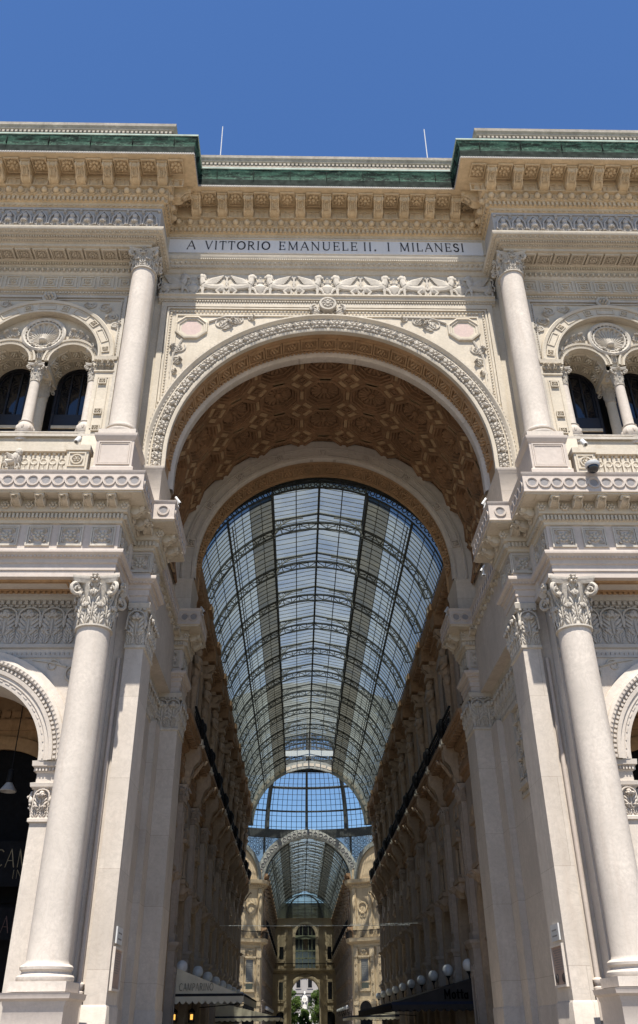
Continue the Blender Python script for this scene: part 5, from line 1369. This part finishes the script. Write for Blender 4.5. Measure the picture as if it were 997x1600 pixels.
dr = MB(); dr.rev([(DR * .985, -1.0), (DR * .97, -1.0), (DR * .96, .3), (DR, .3), (DR * 1.0, -1.0)], 64, c=(DC[0], DC[1], DZ), cap=False); part('drum', dr, IRON, D)
spread(D, K2)

# =================================================================== THINGS IN AND AROUND THE GALLERY
def globe_lamp(x, y, z, s, label, group, r=.31):
    o = thing('globe_lamp', label, 'lamp', (x, y, z - .55), group)
    g = MB(); g.ell((x, y, z), (r, r, r), nu=18, nv=12); part('globe', g, GLOBE, o)
    a = MB(); wx = x + s * .62
    a.tube([(wx, y, z - .75), (wx - s * .1, y, z - .95), (x + s * .2, y, z - .92), (x + s * .02, y, z - .72), (x, y, z - .36)], .035, 6); a.rev([(.12, -.34), (.14, -.28), (.05, -.42), (.04, -.5)], 10, c=(x, y, z)); 
    spiral(a, (0, 0), .16, 1.2, .025, 1, M=T(x + s * .38, y, z - .7)); a.box(wx - .05, wx + .05, y - .1, y + .1, z - 1.2, z - .6)
    part('bracket', a, BLACKI, o)
    return o
ordn = ['nearest', 'second', 'third', 'fourth', 'fifth', 'sixth', 'seventh', 'eighth', 'ninth', 'tenth', 'eleventh', 'farthest']
for k in range(10):
    y = 15.7 + BAY * k if k else 17.0
    o_ = globe_lamp(-7.25 if k else -7.6, y, 4.28, -1, '%s white globe lamp above the cream awnings, counting from the pier' % ordn[k if k < 9 else 11], 'globe lamps above the cream awnings'); spread(o_)
for k in range(10):
    y = 15.7 + BAY * k if k else 17.0
    o_ = globe_lamp(7.05 if k else 7.4, y, 4.25, 1, '%s white globe lamp above the dark awning, counting from the pier' % ordn[k if k < 9 else 11], 'globe lamps above the dark awning'); spread(o_)
for k in range(6):
    o_ = globe_lamp(-6.9, 130 + 8 * k, 4.2, -1, 'tiny globe lamp in the far left row, %s beyond the crossing' % ordn[k], 'globe lamps along the far left wall'); spread(o_, K2)
    o_ = globe_lamp(6.7, 130 + 8 * k, 4.2, 1, 'tiny globe lamp in the far right row, %s beyond the crossing' % ordn[k], 'globe lamps along the far right wall'); spread(o_, K2)

def awning(label, x_w, x_o, y0, y1, zw, ze, val, canvas, text=None, trim=None):
    s = 1 if x_o > x_w else -1
    o = thing('awning', label, 'awning', (x_w, y0, ze), 'shop awnings in the gallery')
    m = MB(); t = .03
    m.add([(x_w, y0, zw), (x_o, y0, ze), (x_o, y1, ze), (x_w, y1, zw)], [(0, 1, 2, 3)])
    m.add([(x_w, y0, zw - t), (x_o, y0, ze - t), (x_o, y1, ze - t), (x_w, y1, zw - t)], [(0, 1, 2, 3)])
    m.add([(x_w, y0, zw), (x_o, y0, ze), (x_w, y0, ze)], [(0, 1, 2)]); m.add([(x_w, y1, zw), (x_o, y1, ze), (x_w, y1, ze)], [(0, 1, 2)])
    part('canopy', m, canvas, o)
    m = MB()
    def scallop(a, b, n):
        a = np.array(a); b = np.array(b); d = b - a; q = np.array([d[1], -d[0], 0]); q = q / np.linalg.norm(q) * .02
        rows = []
        N_ = n * 8
        for i in range(N_ + 1):
            f = i / N_; dz = val * (.62 + .38 * abs(math.sin(f * n * PI))); p = a + d * f
            rows.append([p + q, p + q - np.array([0, 0, dz]), p - q - np.array([0, 0, dz]), p - q])
        m.grid(rows, wv=True)
    scallop((x_w, y0 - .02, ze), (x_o, y0 - .02, ze), 12); scallop((x_o + s * .02, y0, ze), (x_o + s * .02, y1, ze), int((y1 - y0) / .36)); 
    part('valance', m, canvas, o)
    m = MB(); m.box(min(x_w, x_o), max(x_w, x_o), y0 - .05, y0 - .025, ze - .02, ze + .10); m.box(x_o + s * .03 - .02, x_o + s * .03 + .02, y0, y1, ze - .03, ze + .07); part('edge_trim', m, trim or NAVY, o)
    m = MB(); m.bar((x_o, y0 + .3, ze - .02), (x_w, y0 + .3, ze - .3), .05); m.bar((x_o, y1 - .3, ze - .02), (x_w, y1 - .3, ze - .3), .05); part('arm', m, BLACKI, o)
    if text:
        m = MB(); text(m); part('lettering', m, GREYLET if canvas is CANVASD else AWT, o, smooth=False)
    spread(o)
GREYLET = plain('black_lettering', (.003, .003, .003), rough=.95, spec=.0)
AWT = plain('brown_black_trim', (.03, .028, .03), rough=.9, spec=.05)
awning('cream scalloped awning with thin dark lettering on its end, by the left pier', -8.2, -4.3, 16.7, 31, 4.35, 2.95, .36, CANVAS,
       lambda m: lettering(m, 'CAMPARINO', T(-7.62, 16.66, 3.18), .34, d=.012, thin=.45, serif=False, width=1.75), AWT)
awning('dark scalloped awning with heavy black lettering on its end, by the right pier', 7.8, 3.25, 16.7, 44, 3.72, 2.5, .34, CANVASD,
       lambda m: lettering(m, ['m_', 'o_', 't_', 't_', 'a_'], T(5.95, 16.62, 2.72), .42, gap=.08, d=.012, thin=.75, serif=False, width=1.25), NAVY)
awning('smaller cream awning deeper in the gallery, past the left corner awning', -8.2, -2.95, 45, 62, 3.3, 2.2, .28, CANVAS)
awning('smaller cream awning deeper in the gallery, past the dark right awning', 7.8, 3.2, 54, 70, 3.1, 2.25, .26, CANVAS)
for x, nm in ((-7.9, 'nearer the left pier'), (-7.0, 'farther from the left pier')):
    o = thing('wall_lantern', 'small glowing amber lantern under the lettered cream awning, %s' % nm, 'lantern', (x, 17.6, 1.9), 'lanterns under the awning')
    m = MB(); m.box(x - .06, x + .06, 17.54, 17.66, 1.92, 2.16); part('glowing_pane', m, WARM, o)
    m = MB()
    for a in (-1, 1):
        for b in (-1, 1): m.box(x + a * .12 - .02, x + a * .12 + .02, 17.6 + b * .12 - .02, 17.6 + b * .12 + .02, 1.85, 2.25)
    m.rev([(.2, 2.25), (.12, 2.36), (.03, 2.42)], 8, c=(x, 17.6, 0)); m.box(x - .15, x + .15, 17.45, 17.75, 1.8, 1.86); m.bar((x, 17.6, 2.4), (x, 17.6, 3.4), .02); part('frame', m, BLACKI, o); spread(o)

# security cameras
def bullet_cam(x, y, z, dx, dy, label, r=.065):
    o = thing('security_camera', label, 'camera', (x, y, z), 'small white security cameras')
    d = np.array([dx * .5, dy * .5, -.8]); d /= np.linalg.norm(d); c = np.array([x, y, z + .42])
    m = MB(); m.tube([c - d * .22, c - d * .2, c + d * .24, c + d * .27], [r * .7, r, r * 1.05, r * .9], 12); part('housing', m, WHITEP, o)
    m = MB(); m.tube([(x, y, z), (x, y, z + .3), tuple(c)], [.06, .05, .05], 8); m.box(x - .1, x + .1, y - .1, y + .1, z, z + .05); part('mount', m, WHITEP, o)
    m = MB(); m.tube([c + d * .265, c + d * .29], [r * .7, r * .6], 10); part('lens', m, SMOKE, o)
bullet_cam(-11.95, -.75, 24.76, -.2, -1, 'white security camera standing on the left balcony post', .12)
bullet_cam(11.95, -.75, 24.76, .2, -1, 'white security camera standing on the right balcony post', .12)
bullet_cam(-7.4, 1.4, 22.8, 1, -.4, 'white camera on the ring-carved block left of the arch mouth')
bullet_cam(7.4, 1.4, 22.8, -1, -.4, 'white camera on the ring-carved block right of the arch mouth')
bullet_cam(-7.36, 13.4, 22.6, 1, -.6, 'white camera on the deeper cornice block inside the passage, left side')
bullet_cam(7.36, 13.4, 22.6, -1, -.6, 'white camera on the deeper cornice block inside the passage, right side')
bullet_cam(7.42, 3.4, 20.2, -1, -.6, 'white camera under the cornice inside the passage, right side nearer the front', .06)
o = thing('dome_camera', 'white dome camera with a black glass ball hanging from the right balcony', 'camera', (11.55, -1.95, 22.7))
m = MB(); m.rev([(.30, 23.02), (.32, 23.0), (.33, 22.86), (.29, 22.8)], 20, c=(11.55, -2.15, 0)); m.box(11.4, 11.7, -2.2, -1.7, 23.0, 23.08); m.box(11.44, 11.66, -1.86, -1.7, 22.78, 23.1); part('housing', m, WHITEP, o)
m = MB(); m.ell((11.55, -2.15, 22.78), (.27, .27, .27), nu=18, nv=12); part('lens_ball', m, SMOKE, o)

# plaques on the inner faces of the front piers
for s, side in ((-1, 'left'), (1, 'right')):
    x = s * 8.33
    o = thing('wall_plaque', 'small pale plaque above a larger framed one on the %s pier' % side, 'plaque', (x, 2.7, 4.3), 'small plaques on the piers')
    m = MB(); m.box(min(x, x - s * .06), max(x, x - s * .06), 2.15, 3.25, 4.28, 4.85); part('slab', m, WHITEP, o)
    m = MB()
    for k in range(2): m.box(min(x - s * .07, x), max(x - s * .07, x), 2.35, 3.05, 4.42 + .2 * k, 4.47 + .2 * k)
    part('engraved_lines', m, DISC, o)
    o = thing('memorial_plaque', 'tall framed reddish stone plaque on the %s pier' % side, 'plaque', (x, 2.7, 2.8), 'memorial plaques on the piers')
    m = MB(); m.box(min(x, x - s * .05), max(x, x - s * .05), 2.0, 3.45, 2.82, 4.08); part('slab', m, REDBR, o)
    m = MB()
    for a, b, c, d in ((1.92, 2.0, 2.74, 4.16), (3.45, 3.53, 2.74, 4.16), (2.0, 3.45, 2.74, 2.82), (2.0, 3.45, 4.08, 4.16)): m.box(min(x, x - s * .1), max(x, x - s * .1), a, b, c, d)
    part('frame', m, MARBLE, o)
    m = MB()
    for k in range(9): m.box(min(x - s * .06, x), max(x - s * .06, x), 2.15, 3.3 - .12 * (k % 3), 3.95 - .08 * k, 3.975 - .08 * k)
    part('engraved_lines', m, DISC, o)
    if s > 0:
        for y in (2.25, 3.15):
            m = MB(); m.rev([(.01, .06), (.13, .05), (.16, 0)], 16, np.array(Matrix.Translation((x - .05, y, 3.03)) @ Matrix.Rotation(-PI / 2, 4, 'Y'))); part('bronze_medallion', m, INK, o)

LAMPSH = plain('grey_enamel', (.30, .29, .275), rough=.5)
# hanging lamp and shop lettering in the left portico
o = thing('pendant_lamp', 'bell-shaped hanging lamp on a long cord above the gold lettered fascia', 'lamp', (-13.88, 4, 10.2))
m = MB(); m.rev([(.05, .6), (.09, .5), (.13, .36), (.26, .17), (.36, .02), (.34, 0), (.24, .15), (.05, .34)], 20, c=(-13.88, 4, 10.2)); part('shade', m, LAMPSH, o)
m = MB(); m.rev([(.05, 1.0), (.13, .95), (.16, .5), (.13, .4)], 12, c=(-13.88, 4, 10.15)); m.tube([(-13.88, 4, 11.1), (-13.88, 4, 17.0)], .025, 5); part('cord', m, BLACKI, o)
o = thing('shop_sign', 'black shop fascia board with thin dull gold capitals inside the arcade', 'sign', (BX, 5.6, 6.6))
m = MB(); m.box(-18.6, -12.05, 5.6, 5.7, 6.7, 8.5); part('board', m, BLACKW, o)
m = MB(); lettering(m, 'CAMPARI', T(-14.5, 5.59, 7.45), .72, d=.02, thin=.5, serif=False, width=3.1); lettering(m, 'IN', T(-13.62, 5.59, 7.0), .34, d=.02, thin=.5, serif=False); part('lettering', m, GOLDL, o, smooth=False)
o = thing('window_sign', 'dim sign with dull red capitals below the gold lettered fascia', 'sign', (BX, 5.6, 4.4))
m = MB(); m.box(-18.4, -12.1, 5.62, 5.7, 4.7, 5.9); part('board', m, BLACKW, o)
m = MB(); lettering(m, 'CAMPARI', T(-14.15, 5.6, 4.95), .62, d=.02, thin=.5, serif=False, width=2.6); part('lettering', m, plain('dull_red_lettering', (.07, .025, .015)), o, smooth=False)

# netting cables across the gallery
m = MB(); m.tube([(-8.1, 45, 8.78), (-4, 45, 8.74), (0, 45, 8.72), (4, 45, 8.72), (7.8, 45, 8.74)], .02, 5)
single('suspended_cable', m, WHITEP, 'long pale cable strung across the gallery between the two walls', 'cable', at=(0, 45, 8.74))
m = MB(); m.tube([(2.5, 40, 8.35), (7.8, 40, 8.4)], .012, 5)
single('suspended_cable', m, WHITEP, 'short faint cable just above the long one, at the right wall', 'cable', at=(5, 40, 8.4))

# =================================================================== BEYOND THE EXIT
def leaf_mat(name, c):
    m, nt = new_mat(name); L = nt.links
    pos = N(nt, 'ShaderNodeNewGeometry').outputs['Position']
    n1 = N(nt, 'ShaderNodeTexNoise', Scale=1.2, Detail=3.0); L.new(pos, n1.inputs['Vector'])
    col = mix(nt, ramp(nt, n1.outputs[0], .3, .7), tuple(np.array(c) * .6), tuple(np.array(c) * 1.5))
    d = N(nt, 'ShaderNodeBsdfDiffuse'); L.new(col, d.inputs[0]); t = N(nt, 'ShaderNodeBsdfTranslucent'); L.new(col, t.inputs[0])
    ms = N(nt, 'ShaderNodeMixShader'); ms.inputs[0].default_value = .35; L.new(d.outputs[0], ms.inputs[1]); L.new(t.outputs[0], ms.inputs[2])
    o = N(nt, 'ShaderNodeOutputMaterial'); L.new(ms.outputs[0], o.inputs[0]); return m
LEAFM = leaf_mat('tree_leaves', (.085, .13, .035))
def tree(x, y, h, rx, label, seed):
    rg_ = np.random.default_rng(seed)
    o = thing('tree', label, 'tree', (x, y, 0), 'trees in the far square')
    m = MB(); m.tube([(x, y, 0), (x + .1, y, h * .25), (x - .1, y, h * .5), (x, y, h * .8)], [.3, .24, .18, .06], 8)
    for k in range(9):
        a = rg_.uniform(0, 2 * PI); z = h * rg_.uniform(.3, .65); q = rx * rg_.uniform(.5, .85)
        m.tube([(x, y, z), (x + q * .5 * math.cos(a), y + q * .5 * math.sin(a), z + h * .1), (x + q * math.cos(a), y + q * math.sin(a), z + h * .16)], [.12, .07, .03], 5)
    part('trunk', m, BARK, o)
    cl = [(rg_.uniform(-1, 1), rg_.uniform(-1, 1), rg_.uniform(0, 1)) for _ in range(46)]
    V_, F_ = [], []
    for cx_, cy_, cz_ in cl:
        w = math.sin(PI * (.12 + .8 * cz_)) ** .7
        c = np.array([x + cx_ * rx * w * .8, y + cy_ * rx * w * .8, h * (.22 + .72 * cz_)]); rr = rg_.uniform(.5, 1.05) * rx * .34
        for _ in range(150):
            d = rg_.normal(size=3); d /= np.linalg.norm(d); p = c + d * rr * rg_.uniform(.5, 1.0) ** .5
            u = rg_.normal(size=3); u /= np.linalg.norm(u); v = np.cross(u, rg_.normal(size=3)); v /= np.linalg.norm(v); s_ = rg_.uniform(.14, .26)
            b = len(V_); V_ += [p - u * s_, p + v * s_ * .6, p + u * s_, p - v * s_ * .6]; F_.append((b, b + 1, b + 2, b + 3))
    m = MB(); m.add(V_, F_); part('crown', m, LEAFM, o, smooth=False)
tree(-3.6, 246, 10.6, 3.1, 'leafy green tree left of the white statue, seen through the exit archway', 3)
tree(4.4, 247, 11.2, 3.3, 'leafy green tree right of the white statue, seen through the exit archway', 5)
tree(-8.5, 250, 10.5, 3.2, 'leafy tree farther left in the far square', 8)
tree(9.8, 251, 11, 3.3, 'leafy tree farther right in the far square', 9)
tree(.4, 239, 5.6, 1.9, 'low leafy tree in front of the statue pedestal', 11)
o = thing('monument', 'white statue of a robed man on a tall pedestal in the far square', 'statue', (.3, 244, 0))
m = MB(); m.rev([(1.4, 0), (1.4, .5), (1.1, .6), (1.1, 1.2), (.75, 1.4), (.7, 5.2), (.95, 5.5), (1.0, 5.8)], 8, c=(.3, 244, 0)); part('pedestal', m, STATUE, o)
m = MB(); m.rev([(.62, 0), (.66, .3), (.55, 1.2), (.5, 1.9), (.62, 2.4), (.6, 2.75), (.34, 3.05), (.16, 3.15), (.15, 3.25), (.25, 3.4), (.28, 3.65), (.24, 3.9), (.1, 4.02)], 14, T(.3, 244, 5.8, 1.1, .8, 1.05)); m.tube([(-.25, 243.8, 8.5), (-.35, 243.5, 7.7), (.15, 243.4, 7.4)], [.2, .17, .12], 7); m.tube([(.85, 243.8, 8.5), (.95, 243.5, 7.7), (.45, 243.4, 7.35)], [.2, .17, .12], 7); m.ell((.3, 243.7, 9.3), (.2, .2, .3)); part('figure', m, STATUE, o)
for s in (-1, 1):
    m = MB(); x = .3 + s * 1.5; m.rev([(.5, 0), (.45, 2.4), (.55, 2.6)], 8, c=(x, 242.5, 0)); m.rev([(.3, 2.6), (.26, 3.4), (.32, 3.8), (.12, 4.05), (.18, 4.3), (.08, 4.5)], 10, c=(x, 242.5, 0)); part('attendant_figure', m, STATUE, o)
o = thing('far_palace', 'pale sunlit palace with rows of windows behind the trees', 'palace', (0, 300, 0))
m = MB(); m.box(-40, 40, 300, 312, 0, 18); m.box(-40, 40, 299.5, 300, 11.2, 11.9); m.box(-40, 40, 299.2, 300, 17.0, 18.1); m.box(-40, 40, 299.7, 300, 5.6, 6.1); part('wall', m, PALAZZO, o)
fr = MB(); fr.join(u_frame(2.0, 3.4, .3, .2), T(0, 0, 0)); fr.box(-1.3, 1.3, -.4, 0, 1.8, 2.1); pn = MB(); pn.box(-.75, .75, -.08, 0, -1.5, 1.5)
wm = repeat('window', fr, PALAZZO, o, [T(-30 + 4 * k + .5, 300, z) for k in range(16) for z in (3.4, 8.6, 14.2)]); gm = mesh_of('pane', pn, DARKGL, mir=1)
for w in wm:
    q = bpy.data.objects.new('pane', gm); COL.objects.link(q); q.parent = w

# ------------------------------------------------------------------ camera, light, sky
S.world = bpy.data.worlds.new('World'); S.world.use_nodes = True
nt = S.world.node_tree; bg = nt.nodes['Background']
sky = nt.nodes.new('ShaderNodeTexSky'); sky.sky_type = 'NISHITA'; sky.sun_disc = False
EL, AZ = math.radians(65), math.radians(3)
sky.sun_elevation = EL; sky.sun_rotation = PI + AZ
sky.air_density = 1.0; sky.dust_density = .1; sky.ozone_density = 2.2; sky.altitude = 100
hs = nt.nodes.new('ShaderNodeHueSaturation'); hs.inputs['Hue'].default_value = .507; hs.inputs['Saturation'].default_value = 1.2; nt.links.new(sky.outputs[0], hs.inputs['Color']); nt.links.new(hs.outputs[0], bg.inputs[0]); bg.inputs[1].default_value = .09
sl = bpy.data.lights.new('sun', 'SUN'); sl.energy = 5.0; sl.angle = math.radians(.5); sl.color = (1, .945, .86)
so = bpy.data.objects.new('sun', sl); COL.objects.link(so)
d = Vector((-math.sin(AZ) * math.cos(EL), -math.cos(AZ) * math.cos(EL), math.sin(EL)))
so.rotation_euler = d.to_track_quat('Z', 'Y').to_euler(); so.location = d * 120

RM = [(0.999740, -0.021065, -0.008693), (-0.003542, -0.520460, 0.853879), (0.022511, 0.853626, 0.520400)]
cam = bpy.data.cameras.new('camera'); co = bpy.data.objects.new('camera', cam); COL.objects.link(co)
right, upv, fwd = [Vector(r) for r in RM]
M = Matrix((right, upv, -fwd)).transposed().to_4x4(); M.translation = Vector((-1.52, -33, 1.6))
co.matrix_world = M
cam.sensor_fit = 'VERTICAL'; cam.sensor_height = 24; cam.lens = 24 * 1317.03 / 1600; cam.clip_end = 3000; cam.clip_start = .1
S.camera = co
S.render.engine = 'CYCLES'
S.view_settings.view_transform = 'Standard'; S.view_settings.look = 'None'; S.view_settings.exposure = .95; S.view_settings.gamma = 1
cy = S.cycles
cy.use_denoising = True; cy.denoiser = 'OPENIMAGEDENOISE'
cy.max_bounces = 8; cy.diffuse_bounces = 4; cy.glossy_bounces = 3; cy.transmission_bounces = 4; cy.transparent_max_bounces = 24
cy.sample_clamp_indirect = 6; cy.caustics_reflective = False; cy.caustics_refractive = False
